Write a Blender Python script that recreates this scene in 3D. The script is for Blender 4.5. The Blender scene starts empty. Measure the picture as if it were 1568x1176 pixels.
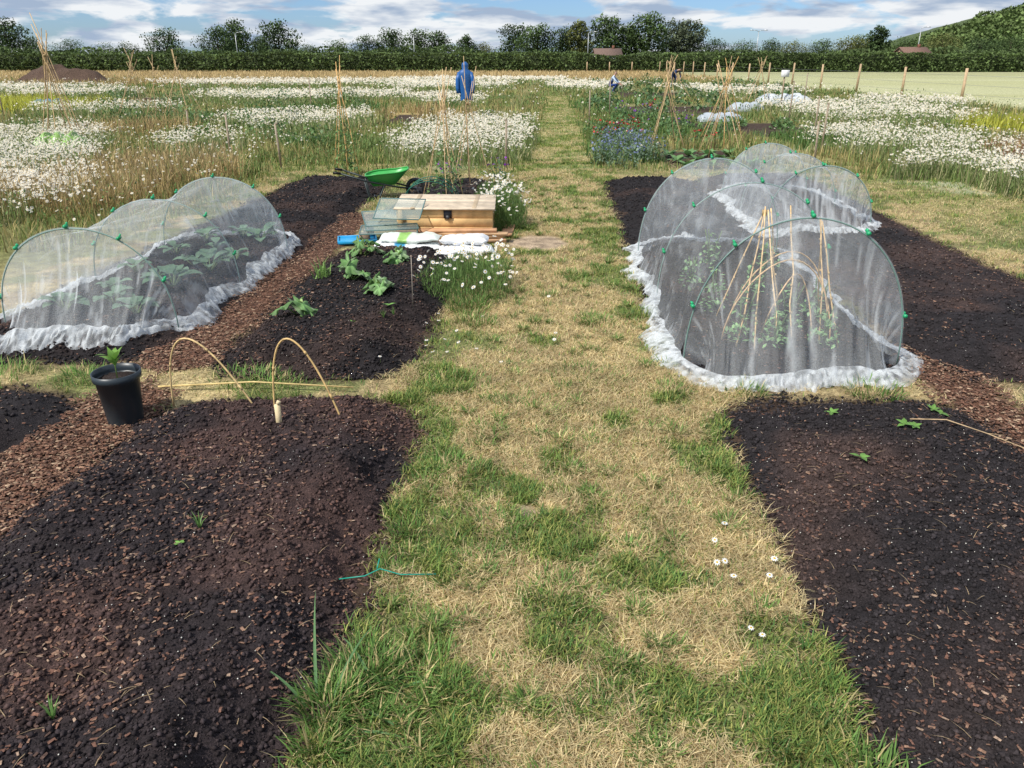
import bpy, math, numpy as np
from mathutils import Vector, Matrix
rng=np.random.default_rng(7)
sc=bpy.context.scene
R=math.radians
SK=0.052   # the garden rows run a few degrees off the world Y axis
def AX(a,y): return a+SK*y
# ---------------------------------------------------------------- noise
_tab={}
def vn(x,y,s,seed=0):
    if seed not in _tab: _tab[seed]=np.random.default_rng(1000+seed).random((256,256))
    T=_tab[seed]; x=np.asarray(x,float)/s+37.3*seed; y=np.asarray(y,float)/s+11.7*seed
    xi=np.floor(x).astype(int); yi=np.floor(y).astype(int); fx=x-xi; fy=y-yi
    fx=fx*fx*(3-2*fx); fy=fy*fy*(3-2*fy)
    g=lambda i,j:T[i%256,j%256]
    return (g(xi,yi)*(1-fx)+g(xi+1,yi)*fx)*(1-fy)+(g(xi,yi+1)*(1-fx)+g(xi+1,yi+1)*fx)*fy
def fbm(x,y,s,seed=0,o=3):
    r=0;a=1;t=0
    for k in range(o):
        r=r+a*vn(x,y,s/2**k,seed+k); t+=a; a*=.5
    return r/t
def ss(e0,e1,x):
    t=np.clip((x-e0)/(e1-e0),0,1); return t*t*(3-2*t)
# ---------------------------------------------------------------- mesh accumulator
class Acc:
    def __init__(s): s.v=[];s.f={3:[],4:[]};s.c=[];s.n=0
    def add(s,v,f,c):
        v=np.asarray(v,float).reshape(-1,3); f=np.asarray(f,int)
        c=np.broadcast_to(np.asarray(c,float),v.shape) if np.ndim(c)<2 else np.asarray(c,float)
        s.v.append(v);s.c.append(c); s.f[f.shape[1]].append(f+s.n); s.n+=len(v)
    def addmix(s,v,flist,c):
        v=np.asarray(v,float).reshape(-1,3)
        c=np.broadcast_to(np.asarray(c,float),v.shape)
        s.v.append(v);s.c.append(c)
        for f in flist:
            f=np.asarray(f,int)
            if len(f): s.f[f.shape[1]].append(f+s.n)
        s.n+=len(v)
    def build(s,name,mat,smooth=False,parent=None):
        me=bpy.data.meshes.new(name); V=np.concatenate(s.v);C=np.concatenate(s.c)
        loops=[];starts=[];tot=0
        for k in (3,4):
            if s.f[k]:
                F=np.concatenate(s.f[k]); loops.append(F.ravel()); starts.append(tot+np.arange(len(F))*k); tot+=F.size
        L=np.concatenate(loops);S=np.concatenate(starts)
        me.vertices.add(len(V));me.vertices.foreach_set('co',V.astype(np.float32).ravel())
        me.loops.add(len(L));me.loops.foreach_set('vertex_index',L.astype(np.int32))
        me.polygons.add(len(S));me.polygons.foreach_set('loop_start',S.astype(np.int32))
        me.update(calc_edges=True)
        if smooth: me.polygons.foreach_set('use_smooth',np.ones(len(S),bool))
        at=me.color_attributes.new('Col','FLOAT_COLOR','POINT')
        at.data.foreach_set('color',np.concatenate([C,np.ones((len(C),1))],1).astype(np.float32).ravel())
        me.materials.append(mat); me.validate()
        ob=bpy.data.objects.new(name,me); sc.collection.objects.link(ob)
        if parent: par(ob,parent)
        return ob
def par(ob,p):
    ob.parent=p; ob.matrix_parent_inverse=Matrix.Translation(p.location).inverted()
def empty(name,loc=(0,0,0)):
    e=bpy.data.objects.new(name,None); e.location=loc; e.empty_display_size=.1; sc.collection.objects.link(e); return e
# ---------------------------------------------------------------- materials
def vcmat(name,rough=.8,ns=20,amt=.35,bump=0,bs=None,transl=0,spec=.3,ns2=None,metal=0):
    m=bpy.data.materials.new(name);m.use_nodes=True;nt=m.node_tree;N=nt.nodes;Lk=nt.links
    b=N['Principled BSDF'];b.inputs['Roughness'].default_value=rough
    b.inputs['Specular IOR Level'].default_value=spec; b.inputs['Metallic'].default_value=metal
    at=N.new('ShaderNodeAttribute');at.attribute_name='Col'
    tc=N.new('ShaderNodeTexCoord'); nz=N.new('ShaderNodeTexNoise');nz.inputs['Scale'].default_value=ns;nz.inputs['Detail'].default_value=5
    Lk.new(tc.outputs['Object'],nz.inputs['Vector'])
    mr=N.new('ShaderNodeMapRange');mr.inputs['From Min'].default_value=.3;mr.inputs['From Max'].default_value=.7
    mr.inputs['To Min'].default_value=1-amt;mr.inputs['To Max'].default_value=1+amt
    Lk.new(nz.outputs['Fac'],mr.inputs['Value'])
    vm=N.new('ShaderNodeVectorMath');vm.operation='SCALE'
    Lk.new(at.outputs['Color'],vm.inputs[0]);Lk.new(mr.outputs['Result'],vm.inputs['Scale'])
    col=vm.outputs[0]
    if ns2:
        n2=N.new('ShaderNodeTexNoise');n2.inputs['Scale'].default_value=ns2;n2.inputs['Detail'].default_value=3
        Lk.new(tc.outputs['Object'],n2.inputs['Vector'])
        m2=N.new('ShaderNodeMapRange');m2.inputs['From Min'].default_value=.35;m2.inputs['From Max'].default_value=.65
        m2.inputs['To Min'].default_value=.7;m2.inputs['To Max'].default_value=1.3
        Lk.new(n2.outputs['Fac'],m2.inputs['Value'])
        v2=N.new('ShaderNodeVectorMath');v2.operation='SCALE'
        Lk.new(col,v2.inputs[0]);Lk.new(m2.outputs['Result'],v2.inputs['Scale']);col=v2.outputs[0]
    Lk.new(col,b.inputs['Base Color'])
    if bump:
        bn=N.new('ShaderNodeTexNoise');bn.inputs['Scale'].default_value=bs or ns*2;bn.inputs['Detail'].default_value=6
        Lk.new(tc.outputs['Object'],bn.inputs['Vector'])
        bp=N.new('ShaderNodeBump');bp.inputs['Strength'].default_value=.8;bp.inputs['Distance'].default_value=bump
        Lk.new(bn.outputs['Fac'],bp.inputs['Height']);Lk.new(bp.outputs['Normal'],b.inputs['Normal'])
    if transl:
        t=N.new('ShaderNodeBsdfTranslucent');Lk.new(col,t.inputs['Color'])
        mx=N.new('ShaderNodeMixShader');mx.inputs[0].default_value=transl
        Lk.new(b.outputs[0],mx.inputs[1]);Lk.new(t.outputs[0],mx.inputs[2])
        Lk.new(mx.outputs[0],N['Material Output'].inputs['Surface'])
    return m
M_ground=vcmat('ground_mat',.95,60,.45,.01,90,ns2=9,spec=.1)
M_soil=vcmat('soil_mat',.92,150,.6,.008,170,ns2=14,spec=.2)
M_clod=vcmat('clod_mat',.9,200,.4,spec=.2)
M_grass=vcmat('grass_mat',.6,6,.2,transl=.35,spec=.25)
M_leaf=vcmat('leaf_mat',.5,25,.25,transl=.25,spec=.35)
M_tree=vcmat('tree_leaf_mat',.7,.6,.3,transl=.2,spec=.2)
M_petal=vcmat('petal_mat',.6,30,.08,transl=.25,spec=.2)
M_wood=vcmat('cane_mat',.55,40,.3,.001,spec=.3)
M_timber=vcmat('timber_mat',.7,12,.2,.002,40,spec=.25)
M_plastic=vcmat('plastic_mat',.4,15,.08,spec=.5)
M_bag=vcmat('bag_mat',.35,18,.12,.004,14,spec=.5)
M_cloth=vcmat('cloth_mat',.85,15,.2,.004,20,spec=.2)
M_brick=vcmat('masonry_mat',.9,3,.15,spec=.2)
M_metal=vcmat('steel_mat',.45,20,.1,metal=.6)
def netmat():
    m=bpy.data.materials.new('garden_netting_mat');m.use_nodes=True;nt=m.node_tree;N=nt.nodes;L=nt.links
    N.remove(N['Principled BSDF'])
    at=N.new('ShaderNodeAttribute');at.attribute_name='Col'
    sep=N.new('ShaderNodeSeparateColor');L.new(at.outputs['Color'],sep.inputs[0])
    tc=N.new('ShaderNodeTexCoord');nz=N.new('ShaderNodeTexNoise');nz.inputs['Scale'].default_value=160;nz.inputs['Detail'].default_value=2
    L.new(tc.outputs['Object'],nz.inputs['Vector'])
    mr=N.new('ShaderNodeMapRange');mr.inputs['From Min'].default_value=.35;mr.inputs['From Max'].default_value=.65;mr.inputs['To Min'].default_value=.8;mr.inputs['To Max'].default_value=1.2
    L.new(nz.outputs['Fac'],mr.inputs['Value'])
    mu=N.new('ShaderNodeMath');mu.operation='MULTIPLY';mu.use_clamp=True
    L.new(sep.outputs[0],mu.inputs[0]);L.new(mr.outputs[0],mu.inputs[1])
    d=N.new('ShaderNodeBsdfDiffuse');d.inputs[0].default_value=(.82,.86,.88,1)
    t=N.new('ShaderNodeBsdfTranslucent');t.inputs[0].default_value=(.82,.86,.88,1)
    a=N.new('ShaderNodeMixShader');a.inputs[0].default_value=.4;L.new(d.outputs[0],a.inputs[1]);L.new(t.outputs[0],a.inputs[2])
    tr=N.new('ShaderNodeBsdfTransparent')
    x=N.new('ShaderNodeMixShader');L.new(mu.outputs[0],x.inputs[0]);L.new(tr.outputs[0],x.inputs[1]);L.new(a.outputs[0],x.inputs[2])
    L.new(x.outputs[0],N['Material Output'].inputs['Surface'])
    return m
M_net=netmat()
def glassmat():
    m=bpy.data.materials.new('clear_sheet_mat');m.use_nodes=True;b=m.node_tree.nodes['Principled BSDF']
    b.inputs['Base Color'].default_value=(.45,.55,.52,1);b.inputs['Roughness'].default_value=.12;b.inputs['Alpha'].default_value=.22
    return m
M_glass=glassmat()
# ---------------------------------------------------------------- vectorised generators
def blades(acc,x,y,z,h,w,col,tilt,bendyaw=None):
    n=len(x); yaw=rng.random(n)*2*np.pi if bendyaw is None else bendyaw
    dx,dy=np.cos(yaw),np.sin(yaw); wx,wy=-dy*w/2,dx*w/2
    c=np.sqrt(np.clip(1-tilt**2,.0,1))
    p0=np.stack([x,y,z],1); W=np.stack([wx,wy,np.zeros(n)],1)
    mid=p0+np.stack([dx*h*tilt*.38,dy*h*tilt*.38,h*(.55*c+.06)],1)
    tip=p0+np.stack([dx*h*tilt,dy*h*tilt,h*(c*.95+.03)],1)
    V=np.stack([p0-W,p0+W,mid-W*.8,mid+W*.8,tip],1).reshape(-1,3)
    b=(np.arange(n)*5)[:,None]
    F=np.concatenate([b+np.array([[0,1,3]]),b+np.array([[0,3,2]]),b+np.array([[2,3,4]])],0)
    acc.add(V,F,np.repeat(col,5,0))
def inst(acc,TV,TF,TC,pos,scale,yaw,tilt,cm=None):
    TV=np.asarray(TV,float);TF=np.asarray(TF,int);n=len(pos);k=len(TV)
    scale=np.asarray(scale,float)
    if scale.ndim==1: scale=np.repeat(scale[:,None],3,1)
    P=TV[None]*scale[:,None,:]
    ct,st=np.cos(tilt)[:,None],np.sin(tilt)[:,None]
    y=P[:,:,1]*ct-P[:,:,2]*st; z=P[:,:,1]*st+P[:,:,2]*ct; x=P[:,:,0]
    # positive tilt turns +Z towards -Y
    cy,sy=np.cos(yaw)[:,None],np.sin(yaw)[:,None]
    V=np.stack([x*cy-y*sy,x*sy+y*cy,z],2)+np.asarray(pos)[:,None,:]
    F=(TF[None]+(np.arange(n)*k)[:,None,None]).reshape(-1,TF.shape[1])
    C=np.broadcast_to(np.asarray(TC,float)[None] if np.ndim(TC)==2 else np.asarray(TC,float),(n,k,3))
    if cm is not None: C=C*cm[:,None,:]
    acc.add(V.reshape(-1,3),F,C.reshape(-1,3))
OV=np.array([[1,0,0],[-1,0,0],[0,1,0],[0,-1,0],[0,0,1],[0,0,-1]])*.5
OF=[[0,2,4],[2,1,4],[1,3,4],[3,0,4],[2,0,5],[1,2,5],[3,1,5],[0,3,5]]
CHV=np.array([[-.5,-.5,0],[.5,-.35,0],[.55,.4,.0],[-.4,.5,0],[0,0,.22]]);CHF=[[0,1,4],[1,2,4],[2,3,4],[3,0,4]]
RV=np.array([[0,-.5,0],[.32,0,.05],[0,.5,0],[-.32,0,.05]]);RF=[[0,1,2,3]]
def star(n=9):
    V=[[0,0,0]];C=[[.82,.82,.78]]
    for i in range(2*n):
        r=.5 if i%2==0 else .30; t=math.pi*i/n
        V.append([r*math.cos(t),r*math.sin(t),-.05 if i%2==0 else 0]);C.append([.82,.82,.80])
    F=[[0,1+i,1+(i+1)%(2*n)] for i in range(2*n)]
    o=len(V);V.append([0,0,.11]);C.append([.65,.42,.02])
    for i in range(6):
        t=math.pi*i/3;V.append([.16*math.cos(t),.16*math.sin(t),.03]);C.append([.6,.38,.02])
    F+=[[o,o+1+i,o+1+(i+1)%6] for i in range(6)]
    return np.array(V),F,np.array(C)
SV,SF,SCol=star(9)
LV,LF,LCol=star(4)
def tube(acc,pts,r,col,n=6,cap=True):
    pts=[Vector(p) for p in pts];m=len(pts)
    rr=[r]*m if np.ndim(r)==0 else list(r)
    V=[];prev=None
    for i,p in enumerate(pts):
        d=(pts[min(i+1,m-1)]-pts[max(i-1,0)]).normalized()
        if prev is None: u=d.orthogonal().normalized()
        else: u=(prev-d*prev.dot(d)).normalized()
        prev=u;w=d.cross(u)
        for k in range(n):
            a=2*math.pi*k/n;V.append(p+(u*math.cos(a)+w*math.sin(a))*rr[i])
    F=[[i*n+k,i*n+(k+1)%n,(i+1)*n+(k+1)%n,(i+1)*n+k] for i in range(m-1) for k in range(n)]
    T=[]
    if cap:
        V.append(pts[0]);V.append(pts[-1])
        for k in range(n):
            T.append([m*n,(k+1)%n,k]);T.append([m*n+1,(m-1)*n+k,(m-1)*n+(k+1)%n])
    acc.addmix([tuple(v) for v in V],[F,T] if T else [F],col)
def box(acc,c,s,col,yaw=0,tilt=0,roll=0,bev=.0):
    M=Matrix.Translation(c)@Matrix.Rotation(yaw,4,'Z')@Matrix.Rotation(tilt,4,'X')@Matrix.Rotation(roll,4,'Y')
    b=min(bev if bev else min(s)*.06,min(s)*.4)
    hx,hy,hz=[q/2 for q in s];V=[]
    for z,bb in ((-hz,b),(-hz+b,0),(hz-b,0),(hz,b)):
        for x,y in ((-hx+bb,-hy+bb),(hx-bb,-hy+bb),(hx-bb,hy-bb),(-hx+bb,hy-bb)):
            V.append(tuple(M@Vector((x,y,z))))
    F=[[3,2,1,0],[12,13,14,15]]
    for l in range(3):
        for k in range(4):
            F.append([l*4+k,l*4+(k+1)%4,(l+1)*4+(k+1)%4,(l+1)*4+k])
    acc.add(V,F,col)
def leaf(acc,base,yaw,elev,L,Wd,droop,col,prof=(.15,.7,1,.8,.35,0),cup=.15):
    d=np.array([math.cos(yaw),math.sin(yaw)]);p=np.array([-d[1],d[0]])
    V=[];m=len(prof);pos=np.array(base,float);e=elev;step=L/(m-1)
    for i,w in enumerate(prof):
        if i: 
            pos=pos+np.array([d[0]*math.cos(e),d[1]*math.cos(e),math.sin(e)])*step; e-=droop/(m-1)
        ww=Wd/2*w
        V+= [list(pos+np.array([p[0]*ww,p[1]*ww,cup*ww])),list(pos),list(pos-np.array([p[0]*ww,p[1]*ww,-cup*ww]))]
    F=[]
    for i in range(m-1):
        F+=[[i*3,i*3+1,i*3+4,i*3+3],[i*3+1,i*3+2,i*3+5,i*3+4]]
    acc.add(V,F,np.array(col)*rng.uniform(.8,1.2))
def squashleaf(acc,base,yaw,Ls,r,col,el=.9):
    base=np.array(base,float);d=np.array([math.cos(yaw)*math.cos(el),math.sin(yaw)*math.cos(el),math.sin(el)])
    c=base+d*Ls
    tube(acc,[base,base+d*Ls*.5+np.array([0,0,Ls*.06]),c],.005,(.20,.30,.09),5)
    n=36;V=[list(c)];tl=rng.uniform(.3,1.4);ft=rng.uniform(-.8,.8)
    for ring,q in ((1,.55),(2,1.0)):
        for i in range(n):
            t=2*math.pi*i/n
            rad=r*q*(1+(.24*math.cos(5*t)+.09*math.cos(15*t+1)+.05*math.sin(9*t+yaw))*(ring-1)*1.0+.1*(ring==1)) 
            if abs(t-math.pi)<.35 : rad*=.4
            lx,ly=rad*math.cos(t),rad*math.sin(t)
            lz=-.35*lx*tl*2+.20*r*math.cos(5*t)*q-.3*r*q*q+ft*ly
            V.append([c[0]+lx*math.cos(yaw)-ly*math.sin(yaw),c[1]+lx*math.sin(yaw)+ly*math.cos(yaw),c[2]+lz+.08*r])
    T=[[0,1+i,1+(i+1)%n] for i in range(n)]
    Q=[[1+i,1+n+i,1+n+(i+1)%n,1+(i+1)%n] for i in range(n)]
    cc=np.array(col)*rng.uniform(.75,1.25)
    C=np.concatenate([[cc*1.8],np.repeat(cc[None],n,0)*np.where(np.arange(n)%7<2,1.5,1.0)[:,None],np.tile(cc*.85,(n,1))])
    acc.addmix(V,[T,Q],C)
# ---------------------------------------------------------------- zones
BEDS=[# a0,a1,y0,y1,h
 (-2.05,-.62,.3,3.62,.13),
 (-4.2,-2.38,1.2,3.78,.07),
 (.86,2.12,.3,3.66,.08),
 (-2.0,-.80,4.02,7.0,.12),
 (-3.75,-2.33,4.25,11.7,.08),
 (.76,2.08,3.92,11.7,.07),
 (2.22,3.75,3.98,12.0,.08),
 (-1.9,-.85,8.9,11.6,.06)]
def bedh(b,x,y):
    a=x-SK*y;a0,a1,y0,y1,h=b
    e=(fbm(x,y,.35,3)-.5)*.18+(vn(x,y,.07,9)-.5)*.06
    d=np.minimum(np.minimum(a-a0,a1-a),np.minimum(y-y0,y1-y))+e
    ca=np.minimum(a-a0,a1-a);cy=np.minimum(y-y0,y1-y);rc=.35
    k=(ca<rc)&(cy<rc); d2=rc-np.hypot(rc-ca,rc-cy)+e; d=np.where(k,d2,d)
    z=h*ss(0,.3,d)-.03*(1-ss(-.06,.02,d))
    z=z+ss(0,.08,d)*((fbm(x,y,.25,5,2)-.5)*.045+(vn(x,y,.06,6)-.5)*.02+(vn(x,y,.03,7)-.5)*.016)
    return z,d
def beds_d(x,y):
    D=np.full(np.shape(x),-9.)
    for b in BEDS: D=np.maximum(D,bedh(b,x,y)[1])
    return D
def bedz(x,y):
    z=0
    for b in BEDS:
        q,d=bedh(b,np.array([x]),np.array([y]))
        if d[0]>0: z=max(z,float(q[0]))
    return z
WHITE=[(-.95,14.6,1.45,1.9),(-.75,18,1.6,3.6),(-7.6,11.8,1.3,2.0),(-10,15.5,2.4,2.8),(-6.0,15.2,.9,1.0),(-5.7,21.5,2.0,2.8),(-9,36,5.5,4),(-15,56,10,6),(-4,50,4,6),(-32,45,10,5),(-13,26,2.5,2),(-2,64,7,5),
 (10.6,24.5,2.8,4.2),(7.6,15.8,2.0,2.5),(7.0,11.3,1.6,1.6),(7.9,9.3,.9,.9),(9.6,12.2,1.3,1.1),(4.5,50,2.5,7),(-2.5,33,1.6,3.5),(11,42,4,5),(-20,38,3,3),(14.5,30,2.2,3),(-5.9,9.3,.8,1.4)]
STRAW=[(-5.2,11.2,1.2,2.4),(-6.6,9.4,1.3,1.4),(9.6,14.2,1.2,1.4),(9.3,10.5,.7,.7),(-20,30,6,5),(13.5,20,2,3),(-3,26,1,3),(-9,19,1.5,1.5),(-24,60,14,6),(-1.9,24,.8,2.2)]
GREENP=[(-13,21.5,2,1.5),(3.5,20.5,1.8,3.5),(2.2,14.8,1.0,2.2),(6.3,17,1,2),(-6.5,29,2,3),(-13,44,4,4),(3.8,30,2,5),(-9,24,2,1.3),(-4.2,17,1,1.5),(-3,29,2,2)]
def mask(L,x,y,ns=1.):
    m=np.full(np.shape(x),-9.)
    e=(fbm(x,y,.9,21)-.5)*1.5
    for cx,cy,rx,ry in L: m=np.maximum(m,1-((x-cx)/rx)**2-((y-cy)/ry)**2)
    return m+e*ns
PLOTS=[(-5.9,-5.0,13.4,15),(4.6,7.4,18.5,22.5),(2.7,4.0,13,15.5),(-12,-9.5,20,22.5),(-8.5,-6.6,25,29),(4,8,26,31),(-19,-14,33,38),(5,9,38,44),(-5,-2.2,38,44),(-11,-6.6,44,48),(-3.7,-2.7,22,26)]
def plotm(x,y):
    m=np.zeros(np.shape(x),bool)
    for x0,x1,y0,y1 in PLOTS:
        e=(vn(x,y,.6,31)-.5)*.5
        m|=(x>x0+e)&(x<x1+e)&(y>y0+e)&(y<y1+e)
    return m
def chips(x,y):
    a=x-SK*y
    e=(fbm(x,y,.3,41)-.5)*.18
    m=np.maximum(np.minimum(a+2.46+e,-1.98-a+e)*(y<9.0),np.minimum(np.minimum(a-2.06+e,2.42-a+e),np.minimum(y-3.1,4.6-y+e*2)))
    return m-ss(3.75,3.95,y)*(1-ss(4.05,4.2,y))*.2*(a<0)
def pathgreen(x,y):
    a=x-SK*y
    g=fbm(x,y,.30,51,3)
    g=g+.10*ss(.3,.6,np.abs(a-.12))+ss(4,12,y)*.06-.055+.08*ss(.1,-.5,a)*ss(4.5,2,y)
    g=g+.30*np.exp(-((x+.34)**2+(y-1.65)**2)/.06)
    return ss(.49,.63,g)
STR=np.array([.56,.45,.23]);CHIPC=np.array([.105,.055,.036])
def bare(x,y):
    q=np.maximum(1-((x-.25)/.30)**2-((y-7.45)/.35)**2, .8-((x-.05)/.06)**2-((y-2.6)/.06)**2)
    return ss(-.3,.5,q+(fbm(x,y,.15,61)-.5)*.9)
def groundcol(x,y):
    a=x-SK*y
    g=pathgreen(x,y)[...,None]
    near=(STR*.68)*(1-g)+np.array([.17,.18,.07])*g
    b=ss(.45,.7,fbm(x,y,.3,65))[...,None]*.5
    near=near*(1-b)+np.array([.24,.17,.105])*b
    br=bare(x,y)[...,None];near=near*(1-br)+np.array([.34,.26,.18])*br
    c=ss(-.02,.06,chips(x,y))[...,None]
    near=near*(1-c)+CHIPC*c
    bd=ss(-.16,.02,beds_d(x,y))[...,None];near=near*(1-bd)+np.array([.05,.033,.024])*bd
    far=np.array([.20,.19,.08])+(fbm(x,y,3,71)[...,None]-.5)*np.array([.22,.14,.07])
    w=ss(-.1,.5,mask(WHITE,x,y))[...,None];far=far*(1-w)+np.array([.34,.35,.22])*w
    s=ss(-.1,.5,mask(STRAW,x,y))[...,None];far=far*(1-s)+np.array([.36,.28,.12])*s
    pm=plotm(x,y)[...,None];far=np.where(pm,np.array([.06,.042,.032]),far)
    e=(vn(x,y,.5,74)-.5)*.35
    gp=((a+e>-.5)&(a+e<.78)&(y<40))[...,None];far=np.where(gp,np.array([.21,.23,.08])+(fbm(x,y,.9,72)[...,None]-.5)*.2,far)
    f2=ss(62,72,y)[...,None];far=far*(1-f2)+np.array([.42,.33,.17])*f2
    fld=ss(-.2,.2,x-(17.6+.012*y))[...,None]
    wh=np.array([.40,.40,.22])+(fbm(x*.3,y,5,73)[...,None]-.5)*.12
    wh=wh*(1-.15*ss(60,110,y)[...,None])
    far=far*(1-fld)+wh*fld
    t=ss(11.5,13,y+(np.abs(a)>4.3)*6)[...,None]
    out=near*(1-t)+far*t
    fg=ss(125,150,y)[...,None]
    return np.clip(out*(1-fg)+np.array([.12,.15,.06])*fg,.005,1)
# ---------------------------------------------------------------- ground sheet
def lines(lo,hi,step,far,gr=1.06):
    L=list(np.arange(lo,hi,step));s=step;v=hi
    while v<far: L.append(v);s*=gr;v+=s
    L.append(far)
    s=step;v=lo-step;B=[]
    while v>-far: B.append(v);s*=gr;v-=s
    B.append(-far)
    return np.array(B[::-1]+L)
gx=lines(-5,5,.04,3000,1.045);gy=lines(.8,12.5,.04,3000,1.035)
X,Y=np.meshgrid(gx,gy);C=groundcol(X,Y)
Z=np.zeros_like(X);nearm=(np.abs(X)<6)&(Y<13)
Z=np.where(nearm,(fbm(X,Y,.25,81)-.6)*.012,0)
A=Acc();nx,ny=len(gx),len(gy)
i,j=np.meshgrid(np.arange(nx-1),np.arange(ny-1));q=(j*nx+i).ravel()
A.add(np.stack([X,Y,Z],2).reshape(-1,3),np.stack([q,q+1,q+nx+1,q+nx],1),C.reshape(-1,3))
A.build('ground',M_ground,True)
# ---------------------------------------------------------------- soil beds
CL=[60000,14000,60000,26000,30000,26000,28000,5000]
def soilcol(x,y,k):
    n=fbm(x,y,.55,91,3);t=ss(.42,.72,n)[...,None]
    c=np.array([.020,.017,.018])*(1-t)+np.array([.048,.032,.028])*t
    if k in (3,4,5): c=c*.8
    if k==0: c=c*np.array([1.15,1.05,1.05])
    return c
for k,b in enumerate(BEDS):
    A=Acc();a0,a1,y0,y1,h=b;res=.012 if k in(0,2) else .025
    aa=np.arange(a0-.2,a1+.2,res);yy=np.arange(max(y0,.6)-.2,y1+.2,res)
    a_,Yb=np.meshgrid(aa,yy);Xb=a_+SK*Yb;Zb,_=bedh(b,Xb,Yb);nx,ny=len(aa),len(yy)
    i,j=np.meshgrid(np.arange(nx-1),np.arange(ny-1));q=(j*nx+i).ravel()
    A.add(np.stack([Xb,Yb,Zb],2).reshape(-1,3),np.stack([q,q+1,q+nx+1,q+nx],1),soilcol(Xb,Yb,k).reshape(-1,3))
    e=empty('soil_bed',((a0+a1)/2+SK*(y0+y1)/2,(y0+y1)/2,0))
    A.build('bed_surface',M_soil,True,e)
    A=Acc();n=CL[k]
    y=rng.random(n)**(1.0 if k in(1,7) else 1.6)*(y1-max(y0,.9)+.2)+max(y0,.9)-.05;a=rng.uniform(a0-.14,a1+.14,n);x=a+SK*y
    z,d=bedh(b,x,y);m=(d>-.10+.07*rng.random(n));x,y,z=x[m],y[m],np.maximum(z[m],0);n=len(x)
    s=(.0028+.013*rng.random(n)**5)*(1+.08*y)
    inst(A,OV,OF,np.ones(3),np.stack([x,y,z+s*.25],1),np.stack([s*rng.uniform(.8,1.5,n),s,s*rng.uniform(.6,1,n)],1)*1.25,rng.random(n)*6.28,rng.random(n)*1.5,soilcol(x,y,k)*rng.uniform(.55,2.1,(n,1)))
    m=int(n*(.26 if k==0 else .17));idx=rng.integers(0,n,m);pr=fbm(x[idx],y[idx],.5,95);idx=idx[rng.random(m)<ss(.38,.66,pr)+.10];m=len(idx)
    s=rng.uniform(.0035,.0125,m)*(1+.05*y[idx])
    tint=np.array([[.15,.078,.055],[.21,.125,.085],[.09,.055,.043],[.30,.21,.15]])[rng.choice(4,m,p=[.40,.22,.30,.08])]*rng.uniform(.7,1.3,(m,1))
    inst(A,CHV,CHF,np.ones(3),np.stack([x[idx],y[idx],z[idx]+.004],1),np.stack([s*1.5,s*.7,s],1),rng.random(m)*6.28,rng.uniform(-.5,.5,m),tint)
    m=int(n*.016);idx=rng.integers(0,n,m);s=rng.uniform(.003,.0065,m)
    inst(A,OV,OF,np.array([.6,.58,.52]),np.stack([x[idx],y[idx],z[idx]+.004],1),s,rng.random(m)*6.28,rng.random(m))
    m=int(n*.006);idx=rng.integers(0,n,m)
    blades(A,x[idx],y[idx],z[idx]+.006,rng.uniform(.02,.07,m),np.full(m,.0022),np.tile([.30,.22,.13],(m,1)),np.full(m,.995))
    A.build('soil_clods',M_clod,False,e)
# ---------------------------------------------------------------- wood chip paths
A=Acc();n=80000
y=1.0+rng.random(n)**1.5*8.0;s=rng.random(n)<.62
a=np.where(s,rng.uniform(-2.62,-1.85,n),rng.uniform(1.95,2.55,n));x=AX(a,y)
m=(chips(x,y)>-.05*rng.random(n))&(beds_d(x,y)<.05)&(rng.random(n)<1-.45*ss(4,6,y));x,y=x[m],y[m];n=len(x)
s=rng.uniform(.005,.017,n)
tint=np.array([[.15,.076,.050],[.23,.135,.088],[.09,.052,.038],[.34,.24,.16]])[rng.choice(4,n,p=[.4,.25,.25,.1])]*rng.uniform(.7,1.3,(n,1))
inst(A,CHV,CHF,np.ones(3),np.stack([x,y,.004+rng.random(n)*.014],1),np.stack([s*1.6,s*.7,s],1),rng.random(n)*6.28,rng.uniform(-.6,.6,n),tint)
A.build('wood_chip_path',M_clod)
# ---------------------------------------------------------------- grass path & verges
A=Acc()
def sgrass(n,ylo,yhi,alo,ahi,hm,p=1.):
    y=ylo+(yhi-ylo)*rng.random(n)**p;a=rng.uniform(alo,ahi,n);x=AX(a,y)
    bd=beds_d(x,y) if ylo<12 else np.full(n,-1.)
    m=(bd<-.05+.06*rng.random(n)**3)&(chips(x,y)<.0+.03*rng.random(n))&(rng.random(n)>bare(x,y)*1.2)
    x,y,bd=x[m],y[m],bd[m];n=len(x)
    g=pathgreen(x,y)
    tuft=ss(.45,.75,vn(x,y,.11,55))
    isg=rng.random(n)<(.12+.76*g)
    keep=isg|(rng.random(n)<.85);keep&=(rng.random(n)<.35+.65*np.maximum(tuft,1-g))
    x,y,g,isg,tuft=x[keep],y[keep],g[keep],isg[keep],tuft[keep];n=len(x)
    fat=1+.10*y
    h=np.where(isg,rng.uniform(.015,.040,n)*(1+.7*tuft*g),rng.uniform(.015,.070,n))*hm
    tilt=np.where(isg,rng.uniform(.5,.985,n),rng.uniform(.9,.998,n))
    w=np.where(isg,.0032,.0022)*fat*rng.uniform(.7,1.3,n)
    v=rng.uniform(.65,1.35,(n,1))
    gc=np.array([.18,.26,.06])*v;yc=np.array([.36,.36,.11])*v
    gc=np.where(rng.random((n,1))<.35,yc,gc)
    gc=np.where(rng.random((n,1))<.2,np.array([.09,.19,.05])*v,gc)
    scn=np.array([.68,.56,.31])*v;scn=np.where(rng.random((n,1))<.3,np.array([.40,.29,.14])*v,scn)
    col=np.where(isg[:,None],gc,scn)
    blades(A,x,y,rng.random(n)*.006,h,w,col,tilt)
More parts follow.
